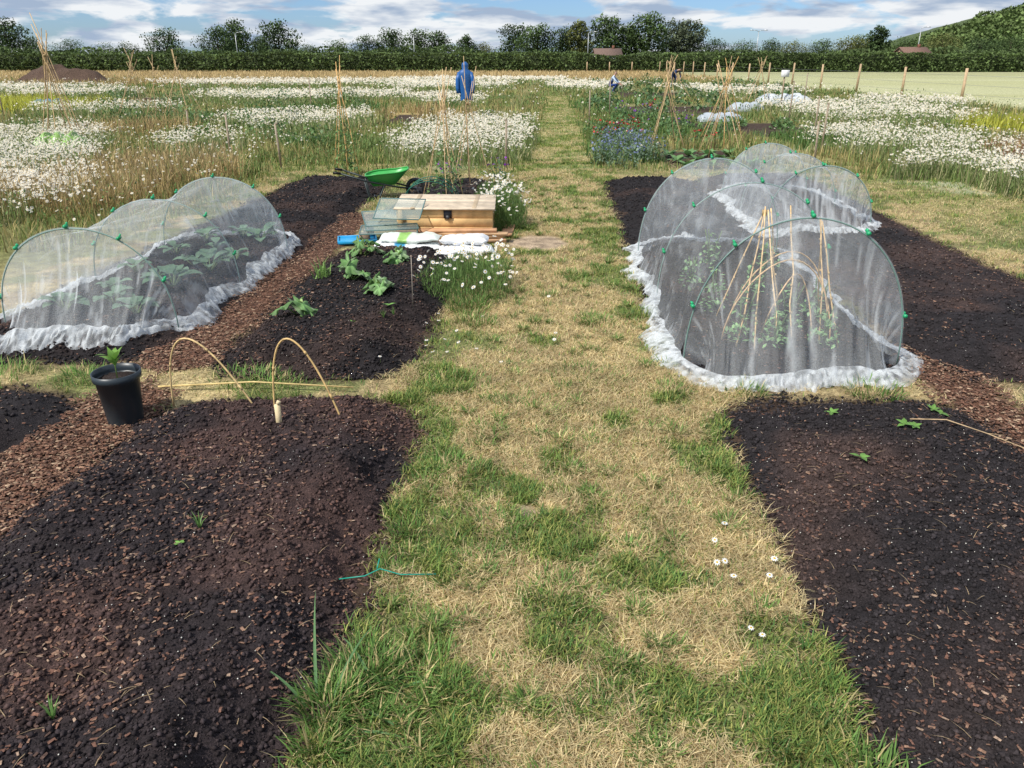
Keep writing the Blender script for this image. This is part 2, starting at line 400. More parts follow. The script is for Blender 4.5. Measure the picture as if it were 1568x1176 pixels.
sgrass(210000,1.15,4.2,-.85,1.05,1.,1.3)
sgrass(16000,3.5,4.15,-4.2,3.0,.9)
sgrass(95000,4.0,8.5,-.95,.95,1.0)
sgrass(60000,8,14,-1.2,1.0,1.1)
sgrass(60000,13.5,40,-.62,.88,1.5,1.6)
sgrass(55000,6.0,13.5,3.6,6.8,1.2)
sgrass(16000,3.5,7,3.6,5,1.1)
sgrass(45000,9,14.5,-5.5,-2.0,1.4)
sgrass(14000,11.4,14,-2.5,4,1.4)
def tuftg(A,x,y,n,h,sp,col=(.13,.24,.055),wd=.0042,lo=.4):
    r=sp*np.sqrt(rng.random(n));t=rng.random(n)*6.28
    px,py=x+r*np.cos(t),y+r*np.sin(t)
    v=rng.uniform(.7,1.4,(n,1));c=np.where(rng.random((n,1))<.22,np.array([.50,.42,.20])*v,np.array(col)*v)
    blades(A,px,py,np.zeros(n),h*rng.uniform(.4,1.1,n),np.full(n,wd)*rng.uniform(.7,1.3,n)*(1+.06*y),c,rng.uniform(lo,.98,n),t+rng.normal(0,.8,n))
T0=[(-.50,1.60,340,.12,.08),(-.42,1.72,320,.12,.10),(-.28,1.70,240,.10,.13),(-.18,1.62,140,.08,.1),(-.50,1.46,160,.09,.06),(-.35,1.52,160,.08,.1),
 (-.40,2.45,160,.065,.06),(-.30,2.95,280,.07,.13),(-.20,2.9,200,.065,.13),(-.05,2.5,220,.06,.14),(.15,2.05,260,.06,.15),(.0,1.7,100,.05,.12),(-.1,2.25,160,.06,.1),(.45,2.3,100,.05,.12),(.62,2.6,100,.05,.12),(-.42,2.2,120,.055,.05),
 (.25,1.58,140,.05,.13),(.80,2.0,90,.055,.07),(.88,1.6,130,.065,.08),(.9,1.38,180,.075,.1),(.1,3.55,200,.055,.2),(-.3,3.9,240,.065,.18),(.4,4.0,220,.06,.2),(-.32,5.3,320,.11,.16),(-.25,5.0,220,.09,.14),
 (1.25,3.8,160,.07,.12),(1.95,3.78,220,.08,.15),(.85,3.8,140,.07,.1),(2.75,3.6,120,.08,.1),(-1.3,3.85,200,.07,.2),(-2.4,4.0,200,.09,.15),(-2.9,4.0,220,.1,.2),(-1.5,3.98,240,.07,.2),(.35,3.2,160,.05,.15),(-.12,3.3,160,.055,.12),(-.15,6.4,160,.09,.15),(.55,5,200,.07,.15),(.5,6.2,200,.07,.15)]
for t in T0: tuftg(A,*t)
for _ in range(320):
    y=1.25+10*rng.random()**1.3;a=rng.uniform(-.52,.78);x=AX(a,y)
    if float(bare(np.array([x]),np.array([y]))[0])>.3 or float(beds_d(np.array([x]),np.array([y]))[0])>-.06: continue
    tuftg(A,x,y,int(rng.integers(20,75)),rng.uniform(.04,.085),rng.uniform(.01,.045),(.14,.23,.055),.0046,.6)
A.build('grass',M_grass)
A=Acc()
for (x0,y0,L,yaw,el) in [(-.54,1.62,.34,1.75,1.1),(-.56,1.6,.22,2.6,.8),(-.50,1.62,.28,1.2,.8),(-.50,1.6,.22,.6,.5),(-.40,1.7,.20,2.3,.8),(-.40,1.68,.22,.3,.3),(-.36,1.6,.24,0.,.25),(-.42,1.6,.20,-.5,.3),(-.34,1.66,.2,.4,.3),(-.42,1.52,.2,-.1,.3)]:
    leaf(A,(x0,y0,0),yaw,el,L,.009,1.1,(.14,.27,.11),(.5,.9,1,.9,.7,.5,.25,0),.3)
A.build('couch_grass_tuft',M_grass)
# ---------------------------------------------------------------- meadow
A=Acc();FL=Acc()
def meadow(n,ylo,yhi,u,gaps=True):
    y=ylo*(yhi/ylo)**rng.random(n);x=rng.uniform(-u,u,n)*y
    a=x-SK*y;e=(vn(x,y,.5,74)-.5)*.4
    m=(x<17.6+.012*y)&~((a+e>-.42)&(a+e<.68)&(y<40))&~plotm(x,y)
    m&=~((y<12.5)&(a>-4.15)&(a<4.6))&~((y<13.2)&(a>-4.5)&(a<5.0)&(rng.random(n)<.8))
    m&=~((np.abs(a-4.9)<.6+.03*y)&(y<11.5))&~((y<8.3)&(a>0))&(y>6.8)
    walk=(np.abs((a+1.55+e)%6.2-3.1)>2.75)&(y>13)&(y<60)
    cross=(np.abs((y+e*3)%13.0-6.5)>6.0)&(y>13)&(y<60)
    m&=~((walk|cross)&(rng.random(n)<.8)&(mask(WHITE,x,y)<.2))
    gap=(fbm(x,y,2.2,101)<.42)&(rng.random(n)<.7)&(mask(WHITE,x,y)<0)&(mask(STRAW,x,y)<0)
    m&=~gap
    return x[m],y[m]
x,y=meadow(360000,7,112,.82);n=len(x)
w_=mask(WHITE,x,y);s_=mask(STRAW,x,y);g_=mask(GREENP,x,y)
ff=ss(60,72,y)
ht=.08+.34*fbm(x,y,1.3,111)**1.2;ht=np.where(w_>0,.36,ht);ht=np.where(s_>0,.26+.30*fbm(x,y,.7,112),ht);ht=np.where(ff>.5,.40,ht)
v=rng.uniform(.6,1.4,(n,1));r=rng.random((n,1))
hue=fbm(x,y,2.,121)[:,None]
base=np.where(r<.3+1.2*(hue-.4),np.array([.40,.33,.14])*v,np.where(r<.66,np.array([.14,.21,.06])*v,np.array([.24,.29,.09])*v))
sw=np.where(r<.62,np.array([.48,.37,.17])*v,np.where(r<.82,np.array([.30,.21,.11])*v,np.array([.18,.24,.08])*v))
red=(x>8.3)[:,None]&(y<16)[:,None];sw=np.where(red&(r<.5),np.array([.32,.17,.11])*v,sw)
wh=np.where(r<.4,np.array([.40,.38,.2])*v,np.array([.18,.25,.08])*v)
gp=np.where(r<.85,np.array([.10,.19,.05])*v,np.array([.3,.28,.1])*v)
ystr=((x>11)&(y<26)|(x<-15)&(y<36))[:,None];sw=np.where(ystr,np.array([.42,.44,.07])*v,sw)
col=np.where(w_[:,None]>0,wh,base);col=np.where(g_[:,None]>.1,gp,col);col=np.where(s_[:,None]>0,sw,col)
fs=np.array([.50,.39,.20])*v;col=np.where(rng.random((n,1))<ff[:,None],fs,col)
h=ht*rng.uniform(.45,1.15,n);wd=.0012*y**.85*1.4*rng.uniform(.5,1.3,n)
blades(A,x,y,np.zeros(n),h,wd,col,rng.uniform(.05,.75,n))
# seed heads over the dry grass
k=(s_>0)&(y<22)&(rng.random(n)<.22)
m=int(k.sum());inst(A,RV,RF,np.ones(3),np.stack([x[k],y[k],h[k]*.95+.03],1),np.stack([np.full(m,.022),np.full(m,.09),np.full(m,.02)],1)*rng.uniform(.6,1.3,(m,1)),rng.random(m)*6.28,rng.uniform(.9,1.5,m),np.array([.50,.38,.19])*rng.uniform(.6,1.3,(m,1)))
x,y=meadow(150000,7.5,70,.82);n=len(x)
w_=mask(WHITE,x,y);s_=mask(STRAW,x,y);g_=mask(GREENP,x,y)
hh=np.where(w_>0,.34,np.where(s_>0,.25,.08+.40*ss(.4,.75,fbm(x,y,1.2,131))+.15*(g_>.1)))
v=rng.uniform(.5,1.45,(n,1))
c=np.where((s_>0)[:,None],np.array([.26,.23,.10]),np.where((w_>0)[:,None],np.array([.18,.24,.08]),np.array([.12,.19,.055])))*v
keep=(s_<0)|(rng.random(n)<.45)
s=(.014+.0013*y)*rng.uniform(.6,1.5,n)
x,y,hh,c,s=x[keep],y[keep],hh[keep],c[keep],s[keep];n=len(x)
inst(A,RV,RF,np.ones(3),np.stack([x,y,hh*rng.random(n)],1),np.stack([s,s*1.5,s],1),rng.random(n)*6.28,rng.uniform(-.2,1.3,n),c)
A.build('meadow_vegetation',M_grass)
x,y=meadow(480000,7.3,68,.82)
w_=mask(WHITE,x,y);n=len(x)
dens=ss(-.1,.4,w_)+.010*(y<30)+.02*(y>30)+.06*((x<-4)&(y<16));k=rng.random(n)<dens*.62;x,y,w_=x[k],y[k],w_[k];n=len(x)
cl=fbm(x,y,.30,141);thr=np.where((np.abs(x+.8)<2.4)&(y<23),.42,.50);k=cl+rng.random(n)*.25>thr;x,y=x[k],y[k];n=len(x)
s=np.maximum(.036,.0025*y)*rng.uniform(.6,1.2,n)
zz=.29+.14*vn(x,y,.5,151)+rng.uniform(-.14,.07,n)
nearf=y<15
for k,(V_,F_,C_) in ((nearf,(SV,SF,SCol)),(~nearf,(LV,LF,LCol))):
    m=int(k.sum());inst(FL,V_,F_,C_,np.stack([x[k],y[k],zz[k]],1),s[k],rng.normal(0,.8,m),rng.uniform(.15,1.15,m),rng.uniform(.8,1.0,(m,1))*np.array([1,.985,.92]))
FL.build('daisy_field',M_petal)
# ---------------------------------------------------------------- daisy bushes
def daisy_bush(x0,y0,rx,ry,h,nf,name='daisy_plant'):
    e=empty(name,(x0,y0,0));F=Acc();P=Acc()
    n=nf*22;t=rng.random(n)*6.28;r=np.sqrt(rng.random(n));lob=.8+.35*vn(3*np.cos(t)+x0,3*np.sin(t)+y0,1.,160)
    px,py=x0+rx*r*lob*np.cos(t)*.95,y0+ry*r*lob*np.sin(t)*.95
    dome=np.sqrt(np.clip(1-(r*.92)**2,0,1))*(.7+.5*vn(px,py,.12,161))
    v=rng.uniform(.6,1.4,(n,1))
    blades(F,px,py,h*dome*rng.random(n)*.8,rng.uniform(.03,.09,n),np.full(n,.0045),np.array([.13,.22,.06])*v,rng.uniform(.2,.95,n))
    n=nf;t=rng.random(n)*6.28;r=np.sqrt(rng.random(n));lob=.85+.4*vn(3*np.cos(t)+x0,3*np.sin(t)+y0,1.,160)
    px,py=x0+rx*r*lob*np.cos(t),y0+ry*r*lob*np.sin(t);pz=h*np.sqrt(np.clip(1-(r*.9)**2,0,1))*(.75+.45*vn(px,py,.12,161))+rng.uniform(-.06,.05,n)
    blades(F,x0+(px-x0)*.6,y0+(py-y0)*.6,np.zeros(n),np.maximum(pz,.05),np.full(n,.004),np.tile([.15,.22,.07],(n,1)),np.full(n,.3),np.arctan2(py-y0,px-x0))
    inst(P,SV,SF,SCol,np.stack([px,py,np.maximum(pz,.04)],1),rng.uniform(.026,.040,n),rng.normal(0,1,n),rng.uniform(0,1.2,n))
    F.build('foliage',M_grass,False,e);P.build('flowers',M_petal,False,e)
daisy_bush(-.34,5.75,.38,.52,.36,150)
daisy_bush(-.08,8.3,.26,.5,.48,160)
daisy_bush(-.2,9.7,.28,.4,.36,80)
P=Acc();F=Acc()
pts=[]
for (cx,cy,sx,sy,k) in [(-.45,4.35,.12,.25,10),(.8,2.25,.05,.12,5),(.73,2.42,.05,.05,2),(.74,1.83,.02,.03,2),(2.55,3.25,.08,.12,7),(-.3,4.9,.15,.2,4),(.4,5,.3,.8,3),(1.85,2.0,.0,.0,1)]:
    for _ in range(k): pts.append((cx+rng.normal(0,sx),cy+rng.normal(0,sy)))
pts=np.array(pts);n=len(pts)
pz=rng.uniform(.03,.09,n)
blades(F,pts[:,0],pts[:,1],np.zeros(n),pz,np.full(n,.003),np.tile([.13,.2,.06],(n,1)),np.full(n,.05))
inst(P,SV,SF,SCol,np.stack([pts[:,0],pts[:,1],pz],1),rng.uniform(.022,.030,n),rng.normal(0,1,n),rng.uniform(0,.6,n))
e=empty('lawn_daisies',(0,3,0));F.build('stems',M_grass,False,e);P.build('flowers',M_petal,False,e)
# ---------------------------------------------------------------- netting tunnels
def hoop_pt(a,wd,h,th,ex=.8):
    return a+wd/2*math.cos(th),h*abs(math.sin(th))**ex
def tunnel(ac,wd,h,hoops,fend,bend,seed,op=.2,wid2=None):
    e=empty('netting_tunnel',(AX(ac,hoops[0]),hoops[0],0))
    Hp=Acc();Nt=Acc();Cp=Acc()
    green=(.16,.26,.23)
    for yh in hoops:
        pts=[]
        for i in range(37):
            th=math.pi*i/36;a_,z_=hoop_pt(ac,wd-.016,h-.010,th);pts.append((AX(a_,yh),yh,z_))
        tube(Hp,pts,.0042,green,7)
        for th in (.38,.95,1.57,2.2,2.8):
            th+=rng.uniform(-.12,.12)
            a_,z_=hoop_pt(ac,wd+.01,h+.004,th)
            box(Cp,(AX(a_,yh),yh,z_),(.018,.034,.024),(.01,.30,.12),0,0,-(th-math.pi/2),.006)
            box(Cp,(AX(a_,yh),yh+.02,z_+.012),(.010,.018,.02),(.01,.34,.13),.3,.3,-(th-math.pi/2),.003)
    NT=110;ys=np.arange(hoops[0],hoops[-1]+.0149,.015);ys[-1]=hoops[-1];hs=np.array(hoops)
    TH=np.linspace(0,np.pi,NT+1)
    Yg,Tg=np.meshgrid(ys,TH,indexing='ij')
    k=np.clip(np.searchsorted(hs,Yg,side='right')-1,0,len(hs)-2)
    t=np.clip((Yg-hs[k])/(hs[k+1]-hs[k]),0,1)
    S4=np.clip(4*t*(1-t),0,1);sag=.11*S4**.8
    aw=h*2.0*Tg/np.pi*1.3
    fold=fbm(Yg*.35+aw*.8,aw*1.6-Yg*.5,.22,seed)-.5
    f2=fbm(Yg*.25,aw*1.4+Yg*.35,.055,seed+5)-.5
    f3=fbm(Yg*1.3+aw*.2,aw*.12,.05,seed+6)-.5
    cz=h*np.abs(np.sin(Tg))**.8;cx=wd/2*np.cos(Tg)
    low=np.clip(1-cz/(h*.75),0,1)
    sg=1-sag*(.35+.65*np.sin(Tg))+((fold*.06+f2*.028)*(np.sin(Tg)*.7+.3)+f3*.05*low)*S4**.35
    Xg=ac+cx*(sg);Zg=cz*sg
    near=np.clip(1-cz/(.16),0,1);Xg=Xg+np.sign(cx)*near*.05*(1+1.6*(vn(Yg,Tg*.2,.10,seed+3)-.5))
    opac=op*(.85+1.0*ss(.12,.26,f2)*.6+1.3*ss(.10,.28,f3)*low+.5*near+.5*ss(.05,.25,fold))
    V=np.stack([AX(Xg,Yg),Yg,Zg],2).reshape(-1,3)
    nr,nc=Yg.shape;i,j=np.meshgrid(np.arange(nr-1),np.arange(nc-1),indexing='ij');q=(i*nc+j).ravel()
    Nt.add(V,np.stack([q,q+1,q+nc+1,q+nc],1),np.repeat(opac.reshape(-1,1),3,1))
    for yh,ext,sgn in ((hoops[0],fend,-1),(hoops[-1],bend,1)):
        Q=np.linspace(0,1,34);Qg,T2=np.meshgrid(Q,TH,indexing='ij')
        z0=h*np.abs(np.sin(T2))**.8;x0=wd/2*np.cos(T2)
        zz=z0*(1-Qg)
        gather=1-.22*np.sin(Qg*np.pi/1.4)*np.abs(np.cos(T2))**1.5+.02*Qg
        ang=np.arctan2(x0,(z0+.25))
        fa=fbm(ang*1.2+x0*.3,Qg*.15,.10,seed+11)-.5;fb=fbm(ang+x0*.3,Qg*.12,.035,seed+12)-.5
        fo=fa*.16*Qg**.8+fb*.06*Qg**.7
        yy_=yh+sgn*(ext*(Qg**1.2)*(z0/h)**.5-.05*np.sin(np.pi*Qg)*(z0/h))+fo*(z0/h)**.4
        xx=ac+x0*gather
        op2=op*(.85+1.5*ss(.08,.24,fb)*.9+.7*ss(.1,.3,fa)+.35*Qg)
        V=np.stack([AX(xx,yy_),yy_,np.maximum(zz,.006)],2).reshape(-1,3)
        nr,nc=Qg.shape;i,j=np.meshgrid(np.arange(nr-1),np.arange(nc-1),indexing='ij');q=(i*nc+j).ravel()
        Nt.add(V,np.stack([q,q+1,q+nc+1,q+nc],1),np.repeat(op2.reshape(-1,1),3,1))
    P=[];al,ar=ac-wd/2-.03,ac+wd/2+.03;yf,yb=hoops[0]-fend,hoops[-1]+bend
    def seg(p,q,n):
        for i in range(n): P.append((p[0]+(q[0]-p[0])*i/n,p[1]+(q[1]-p[1])*i/n))
    c=.18
    seg((al,yb-c),(al,yf+c*1.6),int((yb-yf)/.008));seg((al,yf+c*1.6),(al+c,yf),22);seg((al+c,yf),(ar-c,yf),int(wd/.008));seg((ar-c,yf),(ar,yf+c*1.6),22)
    seg((ar,yf+c*1.6),(ar,yb-c),int((yb-yf)/.008));seg((ar,yb-c),(ar-c,yb),18);seg((ar-c,yb),(al+c,yb),int(wd/.01));seg((al+c,yb),(al,yb-c),18)
    P=np.array(P);n=len(P);sm=np.array([np.convolve(np.concatenate([P[-25:,d],P[:,d],P[:25,d]]),np.ones(25)/25,'same')[25:-25] for d in (0,1)]).T
    tan=np.roll(sm,-1,0)-np.roll(sm,1,0);tan/=np.linalg.norm(tan,axis=1)[:,None]+1e-9
    nrm=np.stack([tan[:,1],-tan[:,0]],1);cen=np.array([ac,(yf+yb)/2]);sg=np.sign(((sm-cen)*nrm).sum(1).mean());nrm=nrm*sg
    arc=np.arange(n)*.008;K=17
    off=(fbm(arc,arc*0,.45,seed+20)-.5)*.24
    width=.02+.19*fbm(arc,arc*0,.30,seed+21)**1.7
    S=np.linspace(0,1,K)
    Ag,Sg=np.meshgrid(arc,S,indexing='ij')
    d=-.05+off[:,None]+Sg*(width[:,None]*1.2+.03)+(vn(Ag,Sg*.1,.04,seed+26)-.5)*.05*Sg
    big=.1+1.1*fbm(Ag,Sg*.2,.22,seed+22)**1.6
    hz=.006+.045*np.sin(Sg*np.pi)**.8*big+.055*(vn(Ag+Sg*.08,Sg*.10,.026,seed+23)-.35)*np.sin(Sg*np.pi)*big+.03*(vn(Ag*1.+Sg*.02,Sg*.05,.011,seed+24)-.5)*np.sin(Sg*np.pi)
    hz=np.maximum(hz,.003)+.05*(1-Sg)**2
    px=sm[:,0][:,None]+nrm[:,0][:,None]*d;py=sm[:,1][:,None]+nrm[:,1][:,None]*d
    bz=np.zeros_like(px)
    for b in BEDS:
        zz,dd=bedh(b,AX(px,py),py);bz=np.maximum(bz,np.where(dd>0,zz,0))
    hz=hz+bz*.85-.03*ss(.55,.8,vn(Ag,Sg*.1,.3,seed+28))*Sg
    V=np.stack([AX(px,py),py,hz],2).reshape(-1,3)
    i,j=np.meshgrid(np.arange(n),np.arange(K-1),indexing='ij');q=(i*K+j).ravel();q2=(((i+1)%n)*K+j).ravel()
    opk=.22+.62*ss(.25,.8,vn(Ag+Sg*.03,Sg*.12,.022,seed+25)*.6+.5*fbm(Ag,Sg*.3,.18,seed+27))
    Nt.add(V,np.stack([q,q+1,q2+1,q2],1),np.repeat(opk.reshape(-1,1),3,1))
    Hp.build('hoops',M_plastic,True,e);Cp.build('clips',M_plastic,False,e);Nt.build('net',M_net,True,e)
    return e
tunnel(1.40,1.26,.87,[4.17,5.45,6.85],.30,.35,200,.18)
tunnel(-2.99,1.14,.69,[4.78,5.85,7.0],.33,.45,260,.235)
tunnel(2.72,1.10,.68,[7.9,9.0,10.1],.3,.35,320,.22)
# ---------------------------------------------------------------- vegetables
def brassica(x,y,L,col,nl=9,acc=None,up=.9):
    z=bedz(x,y)-.005
    for i in range(nl):
        yw=i*2.4+rng.uniform(-.3,.3);el=up*rng.uniform(.5,1.2)
        s=L*rng.uniform(.7,1.1)
        b=np.array([x,y,z+.03]);d=np.array([math.cos(yw)*math.cos(el),math.sin(yw)*math.cos(el),math.sin(el)])
        c=b+d*s*.4;tube(acc,[b-np.array([0,0,.03]),c],.004,(.2,.28,.12),4)
        leaf(acc,c,yw,el*.7,s*.75,s*.6,.9,col,(.25,.85,1,.95,.6,.05),.25)
for a0,ys,L in ((-3.25,4.95,.17),(-2.75,4.95,.18),(-3.0,5.2,.14)):
    for i in range(5):
        A=Acc();yy=ys+i*.52+rng.uniform(-.06,.06);a_=a0+rng.uniform(-.06,.06)
        brassica(AX(a_,yy),yy,L*rng.uniform(.75,1.2),(.15,.25,.15),9,acc=A);A.build('cabbage_plant',M_leaf,True)
SQ=[(-1.37,4.78,7,.11,.062),(-1.20,5.62,10,.14,.062),(-.95,5.28,8,.11,.052),(-1.27,6.45,9,.14,.06),(-.93,6.2,8,.12,.058)]
for x,y,nl,Ls,r in SQ:
    A=Acc();z=bedz(x,y)-.01
    for i in range(nl):
        squashleaf(A,(x+rng.uniform(-.02,.02),y+rng.uniform(-.02,.02),z),i*2.4+rng.uniform(-.4,.4),Ls*rng.uniform(.5,1.15),r*rng.uniform(.5,1.25),(.13,.25,.08) if i%3 else (.22,.32,.16),rng.uniform(.5,1.35))
    for i in range(4): leaf(A,(x,y,z+.05),rng.random()*6.28,1.2,.08,.03,.5,(.28,.40,.12))
    A.build('squash_plant',M_leaf,True)
A=Acc();n=30;blades(A,rng.normal(-1.45,.03,n),rng.normal(5.75,.03,n),np.full(n,.1),rng.uniform(.1,.2,n),np.full(n,.012),np.tile([.22,.36,.10],(n,1)),rng.uniform(.2,.8,n));A.build('sweetcorn_plant',M_leaf)
def seedling(x,y,s,name='seedling',n=5,col=(.16,.32,.07)):
    A=Acc();z=bedz(x,y)-.004
    tube(A,[(x,y,z-.01),(x,y,z+s*.35)],.0022,(.18,.26,.1),5)
    for i in range(n): leaf(A,(x,y,z+s*.3),i*6.28/n+rng.uniform(-.4,.4),rng.uniform(.1,.6),s*rng.uniform(.6,1),s*.42,.5,col)
    A.build(name,M_leaf,True)
for x,y,s in [(1.80,3.18,.055),(1.84,3.16,.05),(1.47,2.86,.055),(2.05,3.33,.045),(1.55,3.38,.045),(2.03,3.37,.045),(1.72,2.03,.028),(-.83,4.95,.06),(-1.13,2.2,.03),(-1.0,4.6,.03)]: seedling(x,y,s)
for (x,y) in [(-1.1,2.3),(-.78,4.85),(-.83,4.75),(-1.15,1.45),(-.6,6.3)]:
    A=Acc();z=bedz(x,y)
    n=9;blades(A,np.full(n,x),np.full(n,y),np.full(n,z-.005),rng.uniform(.04,.08,n),np.full(n,.005),np.tile([.15,.28,.07],(n,1)),rng.uniform(.1,.7,n));A.build('weed_seedling',M_leaf)
CANE=(.54,.38,.20)
def canes(name,plist,r=.006,cols=None,tie=None):
    A=Acc()
    for i,(p,q) in enumerate(plist):
        m=[tuple(np.array(p)*(1-t)+np.array(q)*t+rng.normal(0,.006,3)*(0<t<1)) for t in (0,.25,.5,.75,1)]
        c=np.array(cols[i] if cols else CANE)*rng.uniform(.6,1.2)
        tube(A,m,[r,r,r*.95,r*.9,r*.8],c,6)
        for t in (.2,.4,.6,.8):
            pp=np.array(p)*(1-t)+np.array(q)*t;dd=(np.array(q)-np.array(p));dd=dd/np.linalg.norm(dd)*.006
            tube(A,[pp-dd,pp+dd],r*1.25,c*.8,6)
    if tie is not None: tube(A,[np.array(tie)+np.array([0,0,-.02]),np.array(tie)+np.array([0,0,.02])],r*3.2,(.35,.25,.12),8)
    return A.build(name,M_wood,True)
def K(a,y,z=0.): return (AX(a,y),y,z)
canes('bean_cane_frame',[(K(1.12,4.35,.05),K(1.30,4.75,.80)),(K(1.22,4.3,.05),K(1.30,4.75,.82)),(K(1.38,4.4,.05),K(1.32,4.75,.8)),(K(1.62,4.35,.05),K(1.60,4.6,.78)),(K(1.72,4.3,.05),K(1.61,4.6,.76)),(K(1.50,4.5,.05),K(1.50,4.9,.8)),(K(1.1,4.9,.05),K(1.3,4.75,.8)),(K(1.55,5.0,.05),K(1.35,4.8,.8)),(K(1.8,4.9,.05),K(1.6,4.62,.78))],.0048,[(.72,.5,.25)]*9,K(1.30,4.75,.78))
A=Acc()
for (l,r_,yy,hh) in ((1.05,1.72,4.45,.52),(1.15,1.8,4.75,.50),(1.3,1.62,4.5,.42)):
    pts=[]
    for i in range(19):
        th=math.pi*i/18;pts.append(K((l+r_)/2+(r_-l)/2*math.cos(th),yy+.1*math.sin(th*2),.04+hh*math.sin(th)**.85))
    tube(A,pts,.0045,(.66,.44,.24),6)
A.build('willow_hoop_frame',M_wood,True)
def leafy(x,y,h,n,col,name,spread=.12,ls=.07,zb=None,flower=None,nf=0):
    A=Acc();z=bedz(x,y) if zb is None else zb
    for k in range(3):
        t=rng.random()*6.28;tube(A,[(x,y,z-.02),(x+spread*.4*math.cos(t),y+spread*.4*math.sin(t),z+h*.6),(x+spread*.8*math.cos(t),y+spread*.8*math.sin(t),z+h)],.004,(.13,.2,.07),5)
    t=rng.random(n)*6.28;r=spread*np.sqrt(rng.random(n));zz=z+h*rng.uniform(.1,1,n)*np.sqrt(np.clip(1.05-(r/spread)**2,.05,1))
    s=ls*rng.uniform(.6,1.2,n)
    inst(A,RV,RF,np.array(col),np.stack([x+r*np.cos(t),y+r*np.sin(t),zz],1),s,rng.random(n)*6.28,rng.uniform(-.3,1.2,n),rng.uniform(.6,1.4,(n,1))*np.ones((n,3)))
    if flower is not None:
        t=rng.random(nf)*6.28;r=spread*np.sqrt(rng.random(nf))
        inst(A,LV,LF,np.array(flower),np.stack([x+r*np.cos(t),y+r*np.sin(t),z+h*rng.uniform(.6,1.1,nf)],1),ls*.7*rng.uniform(.6,1.2,nf),rng.random(nf)*6.28,rng.uniform(0,1.3,nf))
    return A.build(name,M_leaf)
for (a_,y_,h_) in [(1.15,4.4,.34),(1.33,4.3,.22),(1.62,4.3,.24),(1.52,4.7,.28),(1.1,5.0,.3),(1.75,4.9,.25),(1.05,5.6,.25),(1.5,5.5,.25),(1.3,6.2,.3),(1.75,6.1,.25)]:
    leafy(AX(a_,y_),y_,h_,80,(.22,.38,.16),'tomato_plant',.09,.040)
# ---------------------------------------------------------------- cane hoops on near-left bed etc.
def archc(name,p0,p1,ap,col=(.62,.42,.18),r=.0045):
    A=Acc();p0,p1,ap=map(np.array,(p0,p1,ap));pts=[];c1=p0+(0,0,ap[2]*1.15);c1[0]=p0[0]+(ap[0]-p0[0])*.1;c2=ap+np.array([.10,0,.18]) 
    for i in range(25):
        t=i/24;pts.append(tuple((1-t)**3*p0+3*(1-t)**2*t*c1+3*(1-t)*t*t*c2+t**3*p1))
    tube(A,pts,r,col,7)
    for i in (5,11,17,22): tube(A,[np.array(pts[i])*.5+np.array(pts[i-1])*.5,pts[i]],r*1.3,np.array(col)*.8,7)
    return A.build(name,M_wood,True)
archc('bent_cane_hoop',(-1.12,3.30,.08),(-.78,3.22,.08),(-1.06,3.26,.46))
archc('bent_cane_hoop',(-1.68,3.48,.06),(-1.22,3.36,.08),(-1.60,3.42,.40),(.58,.42,.2))
A=Acc();tube(A,[(-1.90,3.80,.03),(-1.4,3.83,.045),(-.85,3.79,.03)],.005,(.62,.47,.2),6);A.build('bamboo_cane',M_wood,True)
A=Acc();box(A,(-1.06,3.16,.15),(.026,.010,.13),(.68,.55,.33),.2,-.05,0,.003);box(A,(-1.052,3.158,.225),(.018,.009,.02),(.68,.55,.33),.2,0,.5,.003);A.build('wooden_peg',M_timber)
A=Acc();tube(A,[(-.585,2.14,.03),(-.5,2.15,.035),(-.45,2.17,.05),(-.38,2.165,.03),(-.26,2.17,.028)],.0022,(.01,.28,.2),6);tube(A,[(-.46,2.17,.05),(-.455,2.20,.07)],.0022,(.01,.28,.2),6);A.build('garden_wire_tie',M_plastic,True)
A=Acc();tube(A,[(-.67,5.0,.08),(-.665,5.0,.46)],.003,(.28,.24,.2),5);A.build('marker_stick',M_wood,True)
A=Acc();tube(A,[(1.86,3.25,.1),(2.0,3.2,.12),(2.12,3.08,.11),(2.22,2.95,.1),(2.25,2.9,.09)],[.003,.003,.0025,.002,.001],(.42,.30,.17),6);tube(A,[(2.12,3.08,.11),(2.2,3.08,.1)],.0015,(.42,.30,.17),5);A.build('dry_stem',M_wood,True)
# ---------------------------------------------------------------- plant pot
def pot(x,y,r,h):
    e=empty('plant_pot',(x,y,0));A=Acc();n=40;col=(.022,.032,.040)
    prof=[(r*.74,0),(r*.76,.01),(r*.93,h*.86),(r*1.02,h*.865),(r*1.03,h*.9),(r*1.035,h),(r*.99,h),(r*.96,h*.9),(r*.93,h*.84)]
    V=[(x+q*math.cos(2*math.pi*k/n),y+q*math.sin(2*math.pi*k/n),z) for q,z in prof for k in range(n)]
    F=[[i*n+k,i*n+(k+1)%n,(i+1)*n+(k+1)%n,(i+1)*n+k] for i in range(len(prof)-1) for k in range(n)]
    A.add(V,F,col);A.build('pot_body',M_plastic,True,e)
    A=Acc();V=[(x,y,h*.86)];
    for q in (.5,.97):
        for k in range(n): V.append((x+r*.95*q*math.cos(2*math.pi*k/n),y+r*.95*q*math.sin(2*math.pi*k/n),h*.86-.01+.012*rng.random()))
    A.addmix(V,[[[0,1+k,1+(k+1)%n] for k in range(n)],[[1+k,1+n+k,1+n+(k+1)%n,1+(k+1)%n] for k in range(n)]],(.03,.022,.02));A.build('compost',M_soil,False,e)
    A=Acc()
    tube(A,[(x,y,h*.8),(x+.005,y,h+.07)],.003,(.14,.22,.06),5)
    for i in range(8): leaf(A,(x+.003,y,h+.02+.012*i*.5),i*2.4,rng.uniform(.7,1.4),.11*rng.uniform(.6,1),.035,.8,(.20,.38,.07))
    A.build('young_plant',M_leaf,True,e)
pot(-1.91,3.44,.107,.265)
